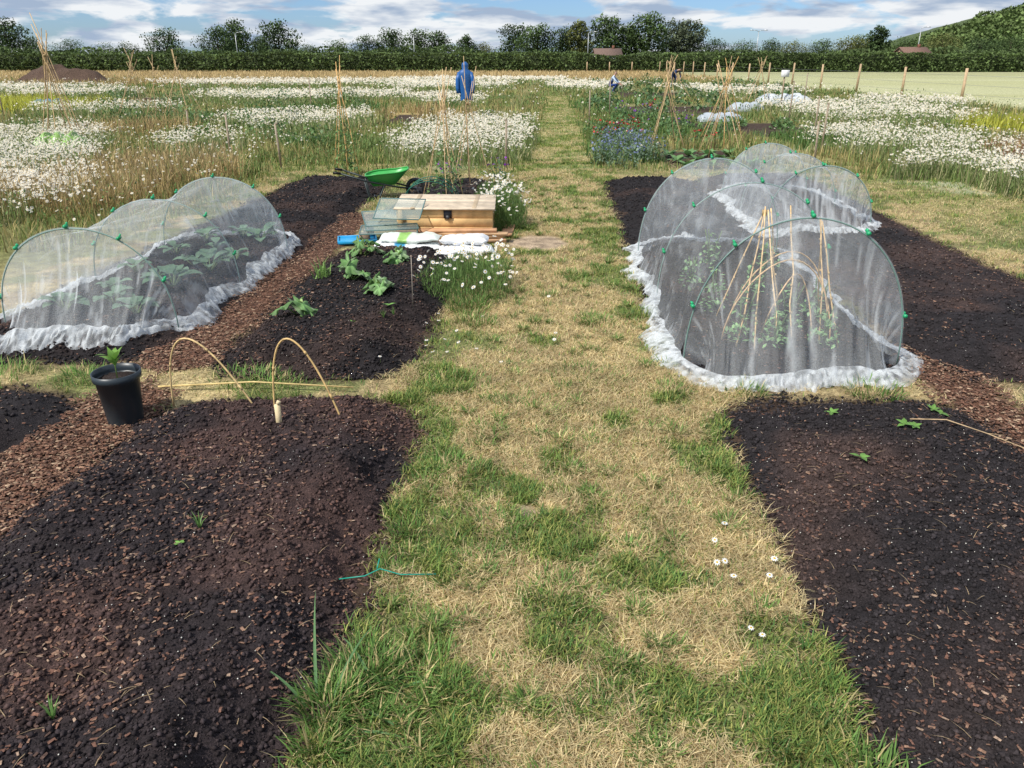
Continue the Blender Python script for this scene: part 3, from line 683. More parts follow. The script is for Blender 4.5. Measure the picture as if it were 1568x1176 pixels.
# ---------------------------------------------------------------- timber box and clutter
bx,by=-.66,7.85
e=empty('wooden_storage_box',(bx,by,0));A=Acc();wc=(.58,.38,.17)
W_,D_,H_=.94,.48,.30;yw=-.04
for i,z in enumerate((.08,.165,.25)):
    for sy in (-1,1): box(A,(bx,by+sy*D_/2,z),(W_,.022,.082),np.array(wc)*(1+.08*((i*3+sy)%3)),yw,0,0,.004)
    for sx in (-1,1): box(A,(bx+sx*(W_/2-.012),by-sx*0.0,z),(.022,D_-.03,.082),np.array(wc)*.92,yw,0,0,.004)
for sx in (-1,1):
    for sy in (-1,1): box(A,(bx+sx*(W_/2-.035),by+sy*(D_/2+.015),.16),(.045,.02,.28),np.array(wc)*.85,yw,0,0,.003)
for i in range(4): box(A,(bx,by-.215+i*.148,.306+i*.011),(W_+.05,.142,.016),np.array([.56,.46,.34])*(1,.93,1.06,.97)[i],yw,.075,0,.003)
for sx in (-.3,.3): box(A,(bx+sx,by,.328),(.04,.56,.012),(.42,.33,.22),yw,.075)
A.build('planks',M_timber,False,e)
A=Acc();box(A,(bx+.03,by-.262,.25),(.08,.014,.08),(.03,.03,.035),yw);box(A,(bx+.03,by-.273,.22),(.035,.014,.04),(.08,.08,.085),yw,0,0,.006);A.build('latch',M_metal,False,e)
A=Acc()
for i,(dx,dy,z,l,yy) in enumerate([(-.05,-.40,.03,.95,-.05),(.12,-.38,.055,.9,.03),(.22,-.34,.08,.8,-.1),(.3,-.44,.03,.6,.12),(.02,-.32,.105,.98,0),(.62,.05,.03,.5,1.5)]):
    box(A,(bx+dx,by+dy,z),(l,.11,.022),(.46+.03*i,.33,.18),yy)
A.build('timber_offcuts',M_timber)
def bag(x,y,z,L,Wb,H,yaw,col,stripe=None):
    A=Acc();n=30;m=20;V=[];C_=[]
    for i in range(n+1):
        for j in range(m):
            u=i/n*2-1;t=2*math.pi*j/m
            px=u*L/2;e_=(1-abs(u)**3.5)**.5 if abs(u)<1 else 0
            w=Wb/2*(.82+.18*e_);hh=H/2*max(e_,.05)
            cx=math.copysign(abs(math.cos(t))**.6,math.cos(t))*w;cz=math.copysign(abs(math.sin(t))**.9,math.sin(t))*hh
            nz=(float(vn(px+x*3,cx+y,.09,170))-.5)*.035+(float(vn(px*1.5+x*3,cx*.5+y,.03,171))-.5)*.012
            X_,Y_=px*math.cos(yaw)-cx*math.sin(yaw),px*math.sin(yaw)+cx*math.cos(yaw)
            V.append((x+X_,y+Y_,z+H/2+cz+nz));cc=col
            if stripe is not None and -.35<u<-.05: cc=stripe
            C_.append(cc)
    F=[[i*m+j,i*m+(j+1)%m,(i+1)*m+(j+1)%m,(i+1)*m+j] for i in range(n) for j in range(m)]
    A.add(V,F,np.array(C_));A.build('compost_bag',M_bag,True)
bag(-.98,7.15,.0,.62,.30,.08,.05,(.74,.76,.76),(.05,.28,.5))
bag(-.95,7.2,.07,.56,.28,.07,-.1,(.68,.74,.68),(.28,.5,.12))
bag(-.42,7.0,.0,.50,.32,.09,.12,(.78,.79,.80))
bag(-.44,7.05,.08,.44,.28,.08,-.05,(.72,.74,.76),(.70,.72,.78))
A=Acc();bb=(.02,.30,.58);box(A,(-1.50,7.42,.03),(.36,.24,.02),bb,.2)
for dx,dy,sx,sy in ((0,-.12,.36,.014),(0,.12,.36,.014),(-.18,0,.014,.24),(.18,0,.014,.24)):
    c,s=math.cos(.2),math.sin(.2);box(A,(-1.5+dx*c-dy*s,7.42+dx*s+dy*c,.04),(sx,sy,.03),bb,.2)
A.build('blue_seed_tray',M_plastic)
def sheet(x,y,z,L,Wd,yaw,tilt,name='glass_pane'):
    e=empty(name,(x,y,z));A=Acc();box(A,(x,y,z),(L,Wd,.004),(.5,.7,.7),yaw,tilt);A.build('pane',M_glass,False,e)
    A=Acc();c,s=math.cos(yaw),math.sin(yaw)
    for q in (-1,1): box(A,(x-q*Wd/2*s,y+q*Wd/2*c,z+q*Wd/2*math.sin(tilt)),(L,.010,.010),(.10,.18,.17),yaw)
    for q in (-1,1): box(A,(x+q*L/2*c,y+q*L/2*s,z),(.010,Wd-.012,.010),(.10,.18,.17),yaw,tilt)
    A.build('edging',M_plastic,False,e)
sheet(-1.20,7.50,.12,.55,.34,.1,.05);sheet(-1.18,7.54,.15,.5,.32,.2,.07);sheet(-1.1,7.60,.30,.46,.30,-.15,.5);sheet(-1.22,7.68,.20,.5,.3,.3,.3)
A=Acc()
for dx,dy in ((-.22,-.12),(.22,-.12),(-.22,.12),(.22,.12)): box(A,(-1.2+dx,7.50+dy,.055),(.09,.09,.11),(.3,.22,.15))
A.build('wooden_blocks',M_timber)
# wheelbarrow
wx,wy,WS=-1.62,10.1,.76
e=empty('wheelbarrow',(wx,wy,0));A=Acc()
def P3(u,v,w): u,v,w=u*WS,v*WS,w*WS;c,s=math.cos(.15),math.sin(.15);return (wx+u*c-v*s,wy+u*s+v*c,w)
rim=[];bot=[];n=28
for k in range(n):
    t=2*math.pi*k/n;c_,s_=math.cos(t),math.sin(t);se=lambda q:math.copysign(abs(q)**.55,q)
    rim.append((.36*se(c_)+.03,.27*se(s_),.43+.05*c_));bot.append((.20*se(c_)-.02,.15*se(s_),.22+.02*c_))
V=[P3(*p) for p in rim]+[P3(p[0]*.98,p[1]*.98,p[2]-.015) for p in rim]+[P3(*p) for p in bot]+[P3(-.02,0,.22)]
F=[[k,(k+1)%n,n+(k+1)%n,n+k] for k in range(n)]+[[n+k,n+(k+1)%n,2*n+(k+1)%n,2*n+k] for k in range(n)]
A.addmix(V,[F,[[2*n+k,2*n+(k+1)%n,3*n] for k in range(n)]],(.05,.38,.08))
tube(A,[P3(*p) for p in rim+[rim[0]]],.010,(.04,.32,.06),7)
A.build('tray',M_plastic,True,e)
A=Acc();fc=(.04,.05,.05)
for sy in (-.2,.2):
    tube(A,[P3(.50,sy*.25,.14),P3(.2,sy,.20),P3(-.3,sy,.30),P3(-.72,sy*1.2,.44)],.011,fc,8)
    tube(A,[P3(-.02,sy,.24),P3(-.12,sy,.0),P3(-.28,sy,.0),P3(-.34,sy,.30)],.010,fc,7)
    tube(A,[P3(-.72,sy*1.2,.44),P3(-.84,sy*1.2,.46)],.015,(.02,.02,.02),8)
tube(A,[P3(-.2,-.2,.02),P3(-.2,.2,.02)],.008,fc,6);A.build('frame',M_metal,True,e)
A=Acc();ring=[P3(.50+.14*math.cos(t),0,.15+.14*math.sin(t)) for t in np.linspace(0,2*math.pi,25)];tube(A,ring,.025,(.02,.02,.02),10,False)
for t in np.linspace(0,2*math.pi,7)[:-1]: tube(A,[P3(.5,0,.15),P3(.5+.12*math.cos(t),0,.15+.12*math.sin(t))],.006,(.35,.35,.35),5)
tube(A,[P3(.5,-.06,.15),P3(.5,.06,.15)],.012,(.3,.3,.3),8);A.build('wheel',M_plastic,True,e)
# ---------------------------------------------------------------- wigwams
def wigwam(x,y,r,h,n=6,cr=.008,climb=False,spread_top=.12,name='bamboo_wigwam',cols=None):
    L=[]
    for i in range(n):
        t=2*math.pi*i/n+rng.uniform(-.35,.35);hh=h*rng.uniform(.82,1.05);rr=r*rng.uniform(.6,1.25)
        top=(x-spread_top*math.cos(t)*rng.uniform(.5,1.6)+rng.uniform(-.05,.05),y-spread_top*math.sin(t),hh)
        L.append(((x+rr*math.cos(t),y+rr*math.sin(t),-.02),top))
    f=r/(r+spread_top)
    o=canes(name,L,cr,cols,(x,y,h*f*.95))
    if climb: leafy(x,y,h*.55,160,(.13,.23,.07),'climbing_bean_plant',r*.7,.08,0)
    return o
ORG=(.62,.38,.15)
wigwam(-.82,9.7,.34,1.50,7,.0055,True,.09)
wigwam(-.60,11.0,.3,1.62,5,.0055)
wigwam(-2.55,12.2,.25,1.70,5,.006,True,.05,cols=[ORG]*5)
wigwam(2.95,15.5,.45,1.58,6,.007,False,.1)
wigwam(3.75,14.6,.5,1.66,6,.007,False,.14)
wigwam(4.3,16.5,.4,1.62,4,.007,False,.12,cols=[ORG]*6)
wigwam(-9.1,16.3,.40,2.35,9,.009,False,.12)
wigwam(-11.2,24.5,.7,1.9,7,.009,False,.12)
wigwam(-8.9,22.0,.6,1.8,6,.008,False,.1)
wigwam(-9.9,23,.5,1.8,4,.008,False,.1)
wigwam(6.3,33,.9,1.85,6,.011,False,.15)
wigwam(9.3,31,.8,1.8,5,.011,False,.15)
for (x,y,h) in [(-4.8,13.6,.8),(-3.75,12.9,.7),(-.1,13.1,.75),(-7.2,18,.6),(5.8,15,.9),(5.1,13.4,.7),(6.6,17.6,.9),(-6.4,26,1.1),(-13,19,1),(-15,24,1.2),(2,21,.9),(3,25,1.1),(-1.5,28,1.2),(7.5,22,1.1),(10,28,1.2)]:
    A=Acc();tube(A,[(x,y,-.02),(x+rng.uniform(-.03,.03),y,h)],.018,(.30,.24,.17),7);box(A,(x,y,h),(.032,.032,.03),(.3,.24,.17));A.build('wooden_stake',M_wood)
# ---------------------------------------------------------------- mid-distance plants
for i in range(20):
    y=rng.uniform(12.9,17);x=AX(rng.uniform(.85,1.9),y)
    leafy(x,y,.36,170,(.14,.21,.13),'borage_plant',.26,.06,0,(.19,.23,.40),30)
for i in range(34):
    y=rng.uniform(16,27);x=AX(rng.uniform(.95,3.6),y)
    f=[(.08,.12,.45),(.5,.05,.04),(.5,.3,.03),(.22,.06,.35)][i%4]
    leafy(x,y,rng.uniform(.25,.5),110,(.11,.20,.07),'flowering_plant',.3,.10,0,f,14 if i%2 else 0)
for i in range(12):
    y=12.9+(i//4)*.8;x=2.85+(i%4)*.36
    A=Acc();
    for k in range(9): leaf(A,(x,y,.02),k*2.4,rng.uniform(.4,1.1),.22,.14,.8,(.15,.28,.10))
    A.build('lettuce_plant',M_leaf,True)
for i in range(22):
    y=rng.uniform(18.5,22);x=rng.uniform(4.6,7.3)
    leafy(x,y,.25,50,(.11,.20,.06),'potato_plant',.26,.1,0)
for i in range(44):
    y=rng.uniform(15,40);x=-rng.uniform(.16,.55)*y
    leafy(x,y,rng.uniform(.3,.75),180,(.10,.18,.055),'leafy_shrub',.55,.10,0)
for i in range(30):
    y=rng.uniform(26,55);x=rng.uniform(.06,.32)*y+.8
    leafy(x,y,rng.uniform(.4,.85),120,(.09,.17,.06),'vegetable_plant',.65,.18,0)
leafy(-.85,10.9,.35,120,(.09,.17,.06),'sweet_pea_plant',.18,.06,0,(.28,.05,.42),22)
leafy(-.2,11.1,.35,110,(.09,.17,.06),'sweet_pea_plant',.15,.06,0,(.25,.04,.40),26)
A=Acc()
for yy in (9.0,9.2,9.4):
    tube(A,[(-.95+.33*math.cos(t),yy,.36*abs(math.sin(t))**.8) for t in np.linspace(0,math.pi,21)],.005,(.03,.14,.1),6)
for t in np.linspace(.2,math.pi-.2,7): tube(A,[(-.95+.33*math.cos(t),8.98,.36*math.sin(t)**.8),(-.95+.33*math.cos(t),9.42,.36*math.sin(t)**.8)],.004,(.03,.14,.1),5)
A.build('wire_cloche',M_metal,True)
def rowcover(x,y,L,Wd,h,yaw,col,name='row_cover'):
    A=Acc();V=[];n=40;m=18
    for i in range(n+1):
        for j in range(m+1):
            u=i/n;t=math.pi*j/m;k=1-.16*(math.sin(u*math.pi*4)**2);ee=min(1,min(u,1-u)*8)**.5
            px=(u-.5)*L;py=Wd/2*math.cos(t);pz=h*abs(math.sin(t))**.8*k*ee
            px+=.06*float(vn(u*9,t,.3,180));pz*=.85+.3*float(vn(u*9,t,.5,181));V.append((x+px*math.cos(yaw)-py*math.sin(yaw),y+px*math.sin(yaw)+py*math.cos(yaw),pz+.01))
    F=[[i*(m+1)+j,i*(m+1)+j+1,(i+1)*(m+1)+j+1,(i+1)*(m+1)+j] for i in range(n) for j in range(m)]
    A.add(V,F,col);return A.build(name,M_bag,True)
rowcover(5.9,23.2,1.3,.6,.24,.05,(.38,.42,.45))
rowcover(10.4,31.5,2.2,.9,.42,.05,(.50,.53,.54))
rowcover(8.0,28,1.2,.7,.28,.0,(.38,.42,.44))
rowcover(-8.4,14.9,.9,.6,.40,.1,(.24,.40,.10),'green_mesh_cover')
rowcover(-17,30,1.2,.6,.3,.2,(.15,.28,.40))
rowcover(-11.8,16.5,.9,.5,.25,.1,(.08,.3,.2))
A=Acc();tube(A,[(10.2,31,0),(10.2,31,1.25)],.03,(.35,.27,.18),7);box(A,(10.2,30.95,1.15),(.30,.02,.24),(.8,.8,.8));A.build('plot_sign',M_timber)
A=Acc();gxs=np.linspace(-37,-28.5,70);gys=np.linspace(58,63,40);Xh,Yh=np.meshgrid(gxs,gys)
Zh=1.25*np.exp(-((Xh+33.6)/2.1)**2-((Yh-60.5)/1.4)**2)+.8*np.exp(-((Xh+30.8)/1.2)**2-((Yh-60.5)/1.1)**2);Zh=Zh*(.6+.8*fbm(Xh,Yh,.8,190))-.05
nx=70;i,j=np.meshgrid(np.arange(69),np.arange(39));q=(j*nx+i).ravel()
A.add(np.stack([Xh,Yh,Zh],2).reshape(-1,3),np.stack([q,q+1,q+nx+1,q+nx],1),(.085,.055,.04));A.build('soil_heap',M_soil,True)
# ---------------------------------------------------------------- scarecrow (blue coat hung on a pole)
cx0,cy0=-1.16,20.5
e=empty('scarecrow',(cx0,cy0,0));A=Acc()
tube(A,[(cx0,cy0,0),(cx0,cy0,1.5)],.02,(.35,.25,.14),7);tube(A,[(cx0-.2,cy0,1.36),(cx0+.2,cy0,1.33)],.015,(.35,.25,.14),7);A.build('pole',M_wood,True,e)
A=Acc();n=32;rings=[(.72,.15,.10,0),(.85,.15,.10,0),(1.0,.14,.10,0),(1.15,.15,.10,0),(1.28,.18,.10,0),(1.37,.15,.09,0),(1.42,.07,.06,0),(1.49,.085,.08,.01),(1.55,.075,.08,.01),(1.59,.02,.02,.02)]
V=[]
for z,rx,ry,dy in rings:
    for k in range(n):
        t=2*math.pi*k/n;f=1+.08*math.sin(5*t+z*3)*(1.5-z);V.append((cx0+rx*f*math.cos(t)+.02*(z<1),cy0+dy+ry*f*math.sin(t),z+.03*math.sin(3*t)*(z<.9)))
F=[[i*n+k,i*n+(k+1)%n,(i+1)*n+(k+1)%n,(i+1)*n+k] for i in range(len(rings)-1) for k in range(n)]
A.add(V,F,(.012,.09,.28))
for sx in (-1,1): tube(A,[(cx0+sx*.13,cy0,1.34),(cx0+sx*.185,cy0-.02,1.18),(cx0+sx*.19,cy0-.04,1.0),(cx0+sx*.17,cy0-.05,.86)],[.055,.055,.05,.05],(.012,.10,.32),10)
A.build('coat',M_plastic,True,e)
# ---------------------------------------------------------------- people
def person(x,y,yaw,joints,cols,name='gardener'):
    e=empty(name,(x,y,0));c,s=math.cos(yaw),math.sin(yaw)
    def T(p): return (x+p[0]*c-p[1]*s,y+p[0]*s+p[1]*c,p[2])
    J={k:(T(v[:3]),v[3]) for k,v in joints.items()}
    def skin(nm,keys,edges,mat):
        me=bpy.data.meshes.new(nm);me.from_pydata([J[k][0] for k in keys],[(keys.index(a),keys.index(b)) for a,b in edges],[])
        o=bpy.data.objects.new(nm,me);sc.collection.objects.link(o)
        md=o.modifiers.new('Skin','SKIN')
        for i,k in enumerate(keys):
            me.skin_vertices[0].data[i].radius=(J[k][1],J[k][1]*.85)
        me.skin_vertices[0].data[0].use_root=True
        o.modifiers.new('Sub','SUBSURF').render_levels=2;o.modifiers['Sub'].levels=1
        dg=bpy.context.evaluated_depsgraph_get();m2=bpy.data.meshes.new_from_object(o.evaluated_get(dg));o.modifiers.clear();o.data=m2
        at=m2.color_attributes.new('Col','FLOAT_COLOR','POINT');m2.materials.clear();m2.materials.append(M_cloth)
        out=[]
        for v in m2.vertices:
            b=min(J,key=lambda k:(Vector(J[k][0])-v.co).length);out+=list(cols[b[0]])+[1]
        at.data.foreach_set('color',out)
        for p_ in m2.polygons:p_.use_smooth=True
        par(o,e)
    ks=list(J)
    ed=[('pelvis','pspine'),('pspine','tchest'),('tchest','sneck'),('sneck','shead'),('shead','hcrown')]
    for q in 'LR': ed+=[('tchest','tsh'+q),('tsh'+q,'tel'+q),('tel'+q,'swr'+q),('swr'+q,'sha'+q),('pelvis','phip'+q),('phip'+q,'pkn'+q),('pkn'+q,'pan'+q),('pan'+q,'bto'+q)]
    skin('body',ks,ed,M_cloth)
    A=Acc()
    for q in 'LR':
        h=np.array(J['sha'+q][0]);w=np.array(J['swr'+q][0]);d=(h-w)/np.linalg.norm(h-w);sd=np.cross(d,[0,0,1.]);sd/=np.linalg.norm(sd)+1e-6
        for i,L in enumerate((.065,.075,.07,.055)): 
            b=h+sd*(i-1.5)*.02;tube(A,[b,b+d*L*.5,b+d*L*.9+np.array([0,0,-.02])],[.009,.008,.006],cols['s'],6)
        b=w+d*.03+sd*.03;tube(A,[b,b+sd*.03+d*.03],[.01,.007],cols['s'],6)
    hd=np.array(J['shead'][0]);f=np.array([s,-c,0])
    tube(A,[hd+f*.09,hd+f*.115+np.array([0,0,-.02])],[.008,.014],cols['s'],6)
    A.build('hands_and_nose',M_cloth,True,e)
def bendpose():
    j=dict(pelvis=(0,.15,.78,.15),pspine=(0,.02,.88,.13),tchest=(0,-.22,.98,.15),sneck=(0,-.36,1.03,.055),shead=(0,-.46,1.02,.095),hcrown=(0,-.50,1.10,.085))
    for q,sx in (('L',-1),('R',1)):
        j['tsh'+q]=(sx*.18,-.24,.95,.062);j['tel'+q]=(sx*.2,-.30,.68,.045);j['swr'+q]=(sx*.15,-.40,.45,.03);j['sha'+q]=(sx*.14,-.43,.37,.032)
        j['phip'+q]=(sx*.10,.14,.72,.10);j['pkn'+q]=(sx*.13,.02,.44,.065);j['pan'+q]=(sx*.12,.12,.08,.042);j['bto'+q]=(sx*.13,-.08,.04,.045)
    return j
def crouch():
    j=dict(pelvis=(0,.15,.38,.16),pspine=(0,.08,.55,.14),tchest=(0,-.06,.74,.15),sneck=(0,-.12,.88,.055),shead=(0,-.17,.96,.095),hcrown=(0,-.16,1.06,.085))
    for q,sx in (('L',-1),('R',1)):
        j['tsh'+q]=(sx*.18,-.06,.76,.062);j['tel'+q]=(sx*.22,-.25,.56,.045);j['swr'+q]=(sx*.14,-.42,.42,.03);j['sha'+q]=(sx*.12,-.49,.38,.032)
        j['phip'+q]=(sx*.10,.1,.34,.10);j['pkn'+q]=(sx*.15,-.28,.42,.07);j['pan'+q]=(sx*.13,-.04,.08,.045);j['bto'+q]=(sx*.14,-.2,.04,.045)
    return j
person(5.35,44,1.2,crouch(),dict(p=(.03,.06,.2),t=(.45,.55,.7),s=(.45,.28,.2),h=(.10,.07,.05),b=(.03,.03,.03)))
person(10.2,52,.6,bendpose(),dict(p=(.02,.03,.06),t=(.03,.05,.12),s=(.45,.28,.2),h=(.04,.03,.02),b=(.03,.03,.03)))
# ---------------------------------------------------------------- fence
A=Acc();Wc=(.46,.33,.20)
fx=lambda y:17.75+.012*y
ys=list(np.arange(22.5,112,5.3))
for y in ys:
    hp=1.35+rng.uniform(-.05,.08);tube(A,[(fx(y),y,-.05),(fx(y)+rng.uniform(-.04,.04),y,hp)],[.065,.055],np.array(Wc)*rng.uniform(.8,1.15),8)
for x in np.arange(10,19,3.0): tube(A,[(x,111,0),(x,111,1.3)],.07,Wc,7)
A2=Acc()
for z in (.35,.7,1.05): tube(A2,[(fx(20),20,z),(fx(60),60,z-.01),(fx(111),111,z)],.006,(.3,.3,.3),4);
e=empty('post_and_wire_fence',(fx(22),22,0));A.build('posts',M_timber,True,e);A2.build('wires',M_metal,True,e)
# ---------------------------------------------------------------- far background
def leafcards(acc,P,s,col,jit=.35):
    n=len(P);inst(acc,RV,RF,np.ones(3),P,np.stack([s*1.6,s*1.2,s],1),rng.random(n)*6.28,rng.uniform(-.3,1.5,n),col*rng.uniform(1-jit,1+jit,(n,1)))
A=Acc()
def hh(x): return 2.35+.45*(fbm(x,x*0,9,201)-.5)+.35*(vn(x,x*0,1.3,202)-.5)-.4*np.exp(-((x-15)/4)**2)
xs=np.arange(-190,230,1.5)
V=[];F=[]
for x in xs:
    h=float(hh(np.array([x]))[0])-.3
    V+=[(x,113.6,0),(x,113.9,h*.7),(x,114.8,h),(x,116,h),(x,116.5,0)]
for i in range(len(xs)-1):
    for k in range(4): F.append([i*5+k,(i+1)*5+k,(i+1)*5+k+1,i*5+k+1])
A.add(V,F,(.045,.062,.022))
n=70000;x=rng.uniform(-190,230,n);H=hh(x);t=rng.random(n);top=t>.62
z=np.where(top,H-.3*rng.random(n)**2,H*rng.random(n));y=np.where(top,rng.uniform(113.4,116.2,n),113.5-.25*rng.random(n)+.5*(z/H)**3)
base=np.array([.10,.145,.048])*(.55+.9*fbm(x,z*2,3.5,203)[:,None])
leafcards(A,np.stack([x,y,z],1),rng.uniform(.15,.36,n),base)
A.build('hedge',M_tree)
def tree(name,x,y,H,W,seed,col=(.055,.085,.028),trunk=.2,n=4200,shape=1.):
    global rng
    keep=rng;rng=np.random.default_rng(seed)
    e=empty(name,(x,y,0));T=Acc()
    br=(.09,.07,.05);th=H*trunk
    tube(T,[(x,y,-.1),(x+.05,y,th),(x+.1,y,H*.6),(x,y,H*.85)],[H*.03,H*.022,H*.014,H*.004],br,8)
    cl=[]
    nc=int(rng.integers(26,34))
    for i in range(nc):
        f=(i+.5)/nc;t=i*2.4+rng.uniform(-.4,.4);zc=th+(H-th)*(.05+.86*f)
        env=math.sin(math.pi*min(1,(.22+.72*f))**shape)**.6
        rr=W/2*env*rng.uniform(.2,.82)
        c=(x+rr*math.cos(t),y+rr*math.sin(t)*.8,zc);cl.append((c,W*.5*rng.uniform(.26,.5)*(.5+.5*env)))
        if i%3==0: tube(T,[(x+.05,y,th+(zc-th)*.4),((x+c[0])/2,(y+c[1])/2,zc*.85+th*.1),c],[H*.012,H*.008,H*.003],br,5)
    T.build('trunk_and_limbs',M_timber,True,e)
    L=Acc()
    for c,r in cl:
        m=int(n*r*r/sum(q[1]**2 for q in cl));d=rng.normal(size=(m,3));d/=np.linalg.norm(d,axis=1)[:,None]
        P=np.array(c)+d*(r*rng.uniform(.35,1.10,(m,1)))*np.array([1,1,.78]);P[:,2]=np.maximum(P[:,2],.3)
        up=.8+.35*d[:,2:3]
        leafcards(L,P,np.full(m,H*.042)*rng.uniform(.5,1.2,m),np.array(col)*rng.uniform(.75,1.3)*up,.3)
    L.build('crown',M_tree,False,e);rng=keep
DK=(.070,.110,.040);MD=(.095,.145,.050);SL=(.14,.17,.10);OLV=(.155,.17,.055)
TY=215
TR=[(15,35,70,DK),(-30,30,80,DK),(50,60,40,MD),(255,48,60,DK),(335,46,62,DK),(362,35,62,MD),(428,37,70,DK),(398,60,40,MD),(520,64,50,MD),(562,58,55,DK),(600,48,56,DK),(640,50,58,MD),(672,52,48,DK),(714,56,32,DK),(740,68,40,OLV),
 (788,42,60,DK),(822,42,64,MD),(858,46,54,DK),(888,36,40,OLV),(930,28,66,MD),(962,42,50,DK),(990,26,74,MD),(1030,36,64,SL),(1056,34,60,SL),(1095,62,50,DK),(1140,66,50,MD),(1180,62,45,DK),(1215,66,50,OLV),(1260,64,50,MD),(1300,58,60,OLV),(1343,43,36,DK),(1325,56,50,MD),(1390,60,55,MD),(1440,58,70,OLV),(1500,62,60,DK),(1545,60,60,MD),(1600,50,80,DK),(1680,45,80,MD),(-110,35,90,MD),(110,66,60,DK),(160,70,60,MD),(200,68,50,DK),(470,70,40,MD)]
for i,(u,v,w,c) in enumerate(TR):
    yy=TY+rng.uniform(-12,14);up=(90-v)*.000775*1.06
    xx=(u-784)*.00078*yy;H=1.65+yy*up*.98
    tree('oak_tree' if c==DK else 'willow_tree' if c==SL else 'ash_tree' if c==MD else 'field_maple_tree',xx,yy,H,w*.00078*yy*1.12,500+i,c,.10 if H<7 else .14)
A=Acc();n=45000;x=rng.uniform(-230,270,n);H=3.5+2.0*(fbm(x,x*0,14,211)-.5)+1.2*(vn(x,x*0,4,212)-.5)
H=H-1.0*np.exp(-((x-22)/7)**2)
z=H*rng.random(n)**.6;y=183+rng.uniform(-2,2,n)+4*(z/H)
leafcards(A,np.stack([x,y,z],1),rng.uniform(.3,.65,n),np.array([.09,.13,.045])*(.55+.9*fbm(x,z*2,4,213)[:,None]))
A.build('distant_scrub_belt',M_tree)
gxs=np.linspace(130,620,120);gys=np.linspace(360,620,50);Xh,Yh=np.meshgrid(gxs,gys)
def hz(x,y): return (34*ss(165,330,x))*(.25+.75*ss(360,440,y))*(1-.5*ss(480,620,y))+3.5*(fbm(x,y,16,221)-.5)*ss(165,200,x)
A=Acc();nx=120;i,j=np.meshgrid(np.arange(119),np.arange(49));q=(j*nx+i).ravel()
A.add(np.stack([Xh,Yh,hz(Xh,Yh)-.5],2).reshape(-1,3),np.stack([q,q+1,q+nx+1,q+nx],1),(.09,.125,.045))
n=80000;x=rng.uniform(160,520,n);y=rng.uniform(360,470,n);P=np.stack([x,y,hz(x,y)+10*(fbm(x,y,9,222,2)-.35)*ss(165,190,x)+rng.uniform(-1.2,1.2,n)],1)
leafcards(A,P,rng.uniform(.8,1.9,n),np.array([.12,.17,.055])*(.45+1.1*fbm(x,y,11,223)[:,None]))
A.build('wooded_hill',M_tree)
def house(x,y,W,D,hw,hr,wall,roof):
    e=empty('bungalow',(x,y,0));A=Acc()
    V=[(x-W/2,y-D/2,0),(x+W/2,y-D/2,0),(x+W/2,y+D/2,0),(x-W/2,y+D/2,0),(x-W/2,y-D/2,hw),(x+W/2,y-D/2,hw),(x+W/2,y+D/2,hw),(x-W/2,y+D/2,hw),(x-W/2,y,hr),(x+W/2,y,hr)]
    A.addmix(V,[[[0,1,5,4],[1,2,6,5],[2,3,7,6],[3,0,4,7]],[[4,7,8],[5,9,6]]],wall);A.build('walls',M_brick,False,e)
    A=Acc();o=.35;k=(hr-hw)/(D/2)
    for s in (-1,1):
        V=[(x-W/2-o,y+s*(D/2+o),hw-o*k+.05),(x+W/2+o,y+s*(D/2+o),hw-o*k+.05),(x+W/2+o,y,hr+.05),(x-W/2-o,y,hr+.05)];V+=[(a_,b_,c_+.12) for a_,b_,c_ in V]
        A.add(V,[[0,1,2,3],[4,5,6,7],[0,1,5,4],[1,2,6,5],[3,0,4,7]],roof)
    A.build('roof',M_brick,False,e)
    A=Acc();box(A,(x+W*.25,y,hr+.3),(.5,.5,.8),(.2,.09,.06));A.build('chimney',M_brick,False,e)
    A=Acc()
    for dx in (-.32,.05,.32): box(A,(x+dx*W,y-D/2-.03,1.5),(1.3,.06,1.1),(.75,.75,.75));box(A,(x+dx*W,y-D/2-.075,1.5),(1.1,.03,.9),(.05,.07,.09))
    box(A,(x-.13*W,y-D/2-.03,1.05),(.9,.06,2.1),(.3,.06,.05));A.build('windows_and_door',M_plastic,False,e)
house(19.5,172,5,6,2.4,3.5,(.6,.55,.5),(.16,.11,.09))
house(84,176,5,6,2.6,3.8,(.45,.3,.22),(.18,.11,.085))
def lamp(x,y,h,double=False):
    A=Acc();g=(.45,.46,.46);tube(A,[(x,y,0),(x,y,h*.5),(x,y,h)],[.12,.09,.06],g,8)
    for s in ((-1,1) if double else (1,)):
        tube(A,[(x,y,h),(x+s*.5,y,h+.25),(x+s*1.2,y,h+.3)],.05,g,6);box(A,(x+s*1.5,y,h+.3),(.7,.3,.14),(.6,.6,.6))
    A.build('street_lamp',M_metal,True)
lamp(-59,180,6.6);lamp(16.3,180,6.7);lamp(87,180,7.6);lamp(52.5,180,7.0,True);lamp(-21,180,6.3)
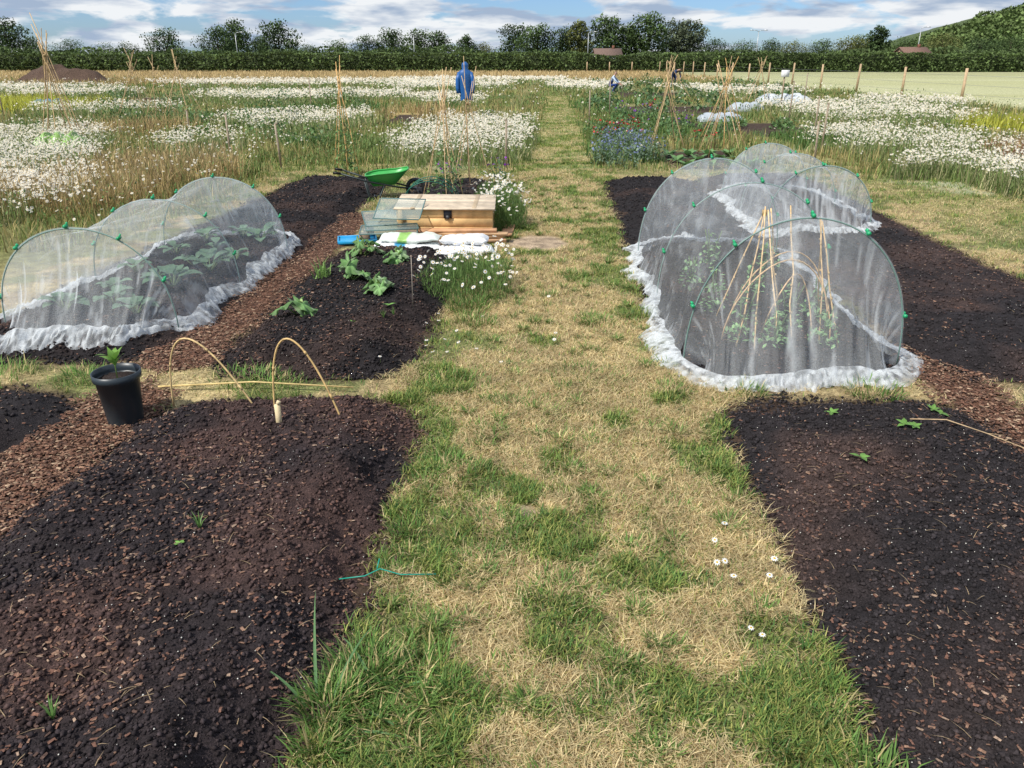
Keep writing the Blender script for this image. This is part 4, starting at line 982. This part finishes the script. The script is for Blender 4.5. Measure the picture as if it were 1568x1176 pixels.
# ---------------------------------------------------------------- sky & light
SUN_EL=R(50)
sd=Vector((-.72,-.62,0)).normalized();sd=Vector((sd.x*math.cos(SUN_EL),sd.y*math.cos(SUN_EL),math.sin(SUN_EL)))
w=bpy.data.worlds.new('World');sc.world=w;w.use_nodes=True;nt=w.node_tree;N=nt.nodes;L=nt.links
bg=N['Background'];bg.inputs['Strength'].default_value=.14
sky=N.new('ShaderNodeTexSky');sky.sky_type='NISHITA';sky.sun_disc=False;sky.sun_elevation=SUN_EL;sky.sun_rotation=math.atan2(sd.x,sd.y);sky.ozone_density=2.0;sky.dust_density=.4
tint=N.new('ShaderNodeMixRGB');tint.blend_type='MULTIPLY';tint.inputs[0].default_value=1;tint.inputs[2].default_value=(.46,.62,.92,1);L.new(sky.outputs[0],tint.inputs[1])
tc=N.new('ShaderNodeTexCoord');mp=N.new('ShaderNodeMapping');mp.inputs['Scale'].default_value=(1,1,4.2);mp.inputs['Location'].default_value=(.35,.2,.1);L.new(tc.outputs['Generated'],mp.inputs[0])
n1=N.new('ShaderNodeTexNoise');n1.inputs['Scale'].default_value=9;n1.inputs['Detail'].default_value=10;n1.inputs['Roughness'].default_value=.55;n1.inputs['Distortion'].default_value=.3;L.new(mp.outputs[0],n1.inputs['Vector'])
r1=N.new('ShaderNodeValToRGB');r1.color_ramp.elements[0].position=.42;r1.color_ramp.elements[1].position=.50;L.new(n1.outputs['Fac'],r1.inputs[0])
mp2=N.new('ShaderNodeMapping');mp2.inputs['Scale'].default_value=(1,1,5);mp2.inputs['Location'].default_value=(1.3,.7,.35);L.new(tc.outputs['Generated'],mp2.inputs[0])
n2=N.new('ShaderNodeTexNoise');n2.inputs['Scale'].default_value=12;n2.inputs['Detail'].default_value=9;L.new(mp2.outputs[0],n2.inputs['Vector'])
r2=N.new('ShaderNodeValToRGB');L.new(n2.outputs['Fac'],r2.inputs[0])
r2.color_ramp.elements[0].position=.40;r2.color_ramp.elements[0].color=(2.7,3.4,4.5,1);r2.color_ramp.elements[1].position=.57;r2.color_ramp.elements[1].color=(6.3,6.5,6.7,1)
mx=N.new('ShaderNodeMixRGB');L.new(r1.outputs[0],mx.inputs[0]);L.new(tint.outputs[0],mx.inputs[1]);L.new(r2.outputs[0],mx.inputs[2]);L.new(mx.outputs[0],bg.inputs['Color'])
sl=bpy.data.lights.new('sun','SUN');sl.energy=5.0;sl.angle=R(.5);sl.color=(1,.955,.88)
so=bpy.data.objects.new('sun',sl);sc.collection.objects.link(so);so.rotation_euler=sd.to_track_quat('Z','Y').to_euler();so.location=(-20,-20,30)
cd=bpy.data.cameras.new('camera');cam=bpy.data.objects.new('camera',cd);sc.collection.objects.link(cam)
cam.location=(0,0,1.65);cam.rotation_euler=(R(90-22.9),0,0);cd.sensor_width=36;cd.lens=27.05;cd.clip_end=5000;cd.clip_start=.05
sc.camera=cam
sc.view_settings.view_transform='Standard';sc.view_settings.look='None';sc.view_settings.exposure=0
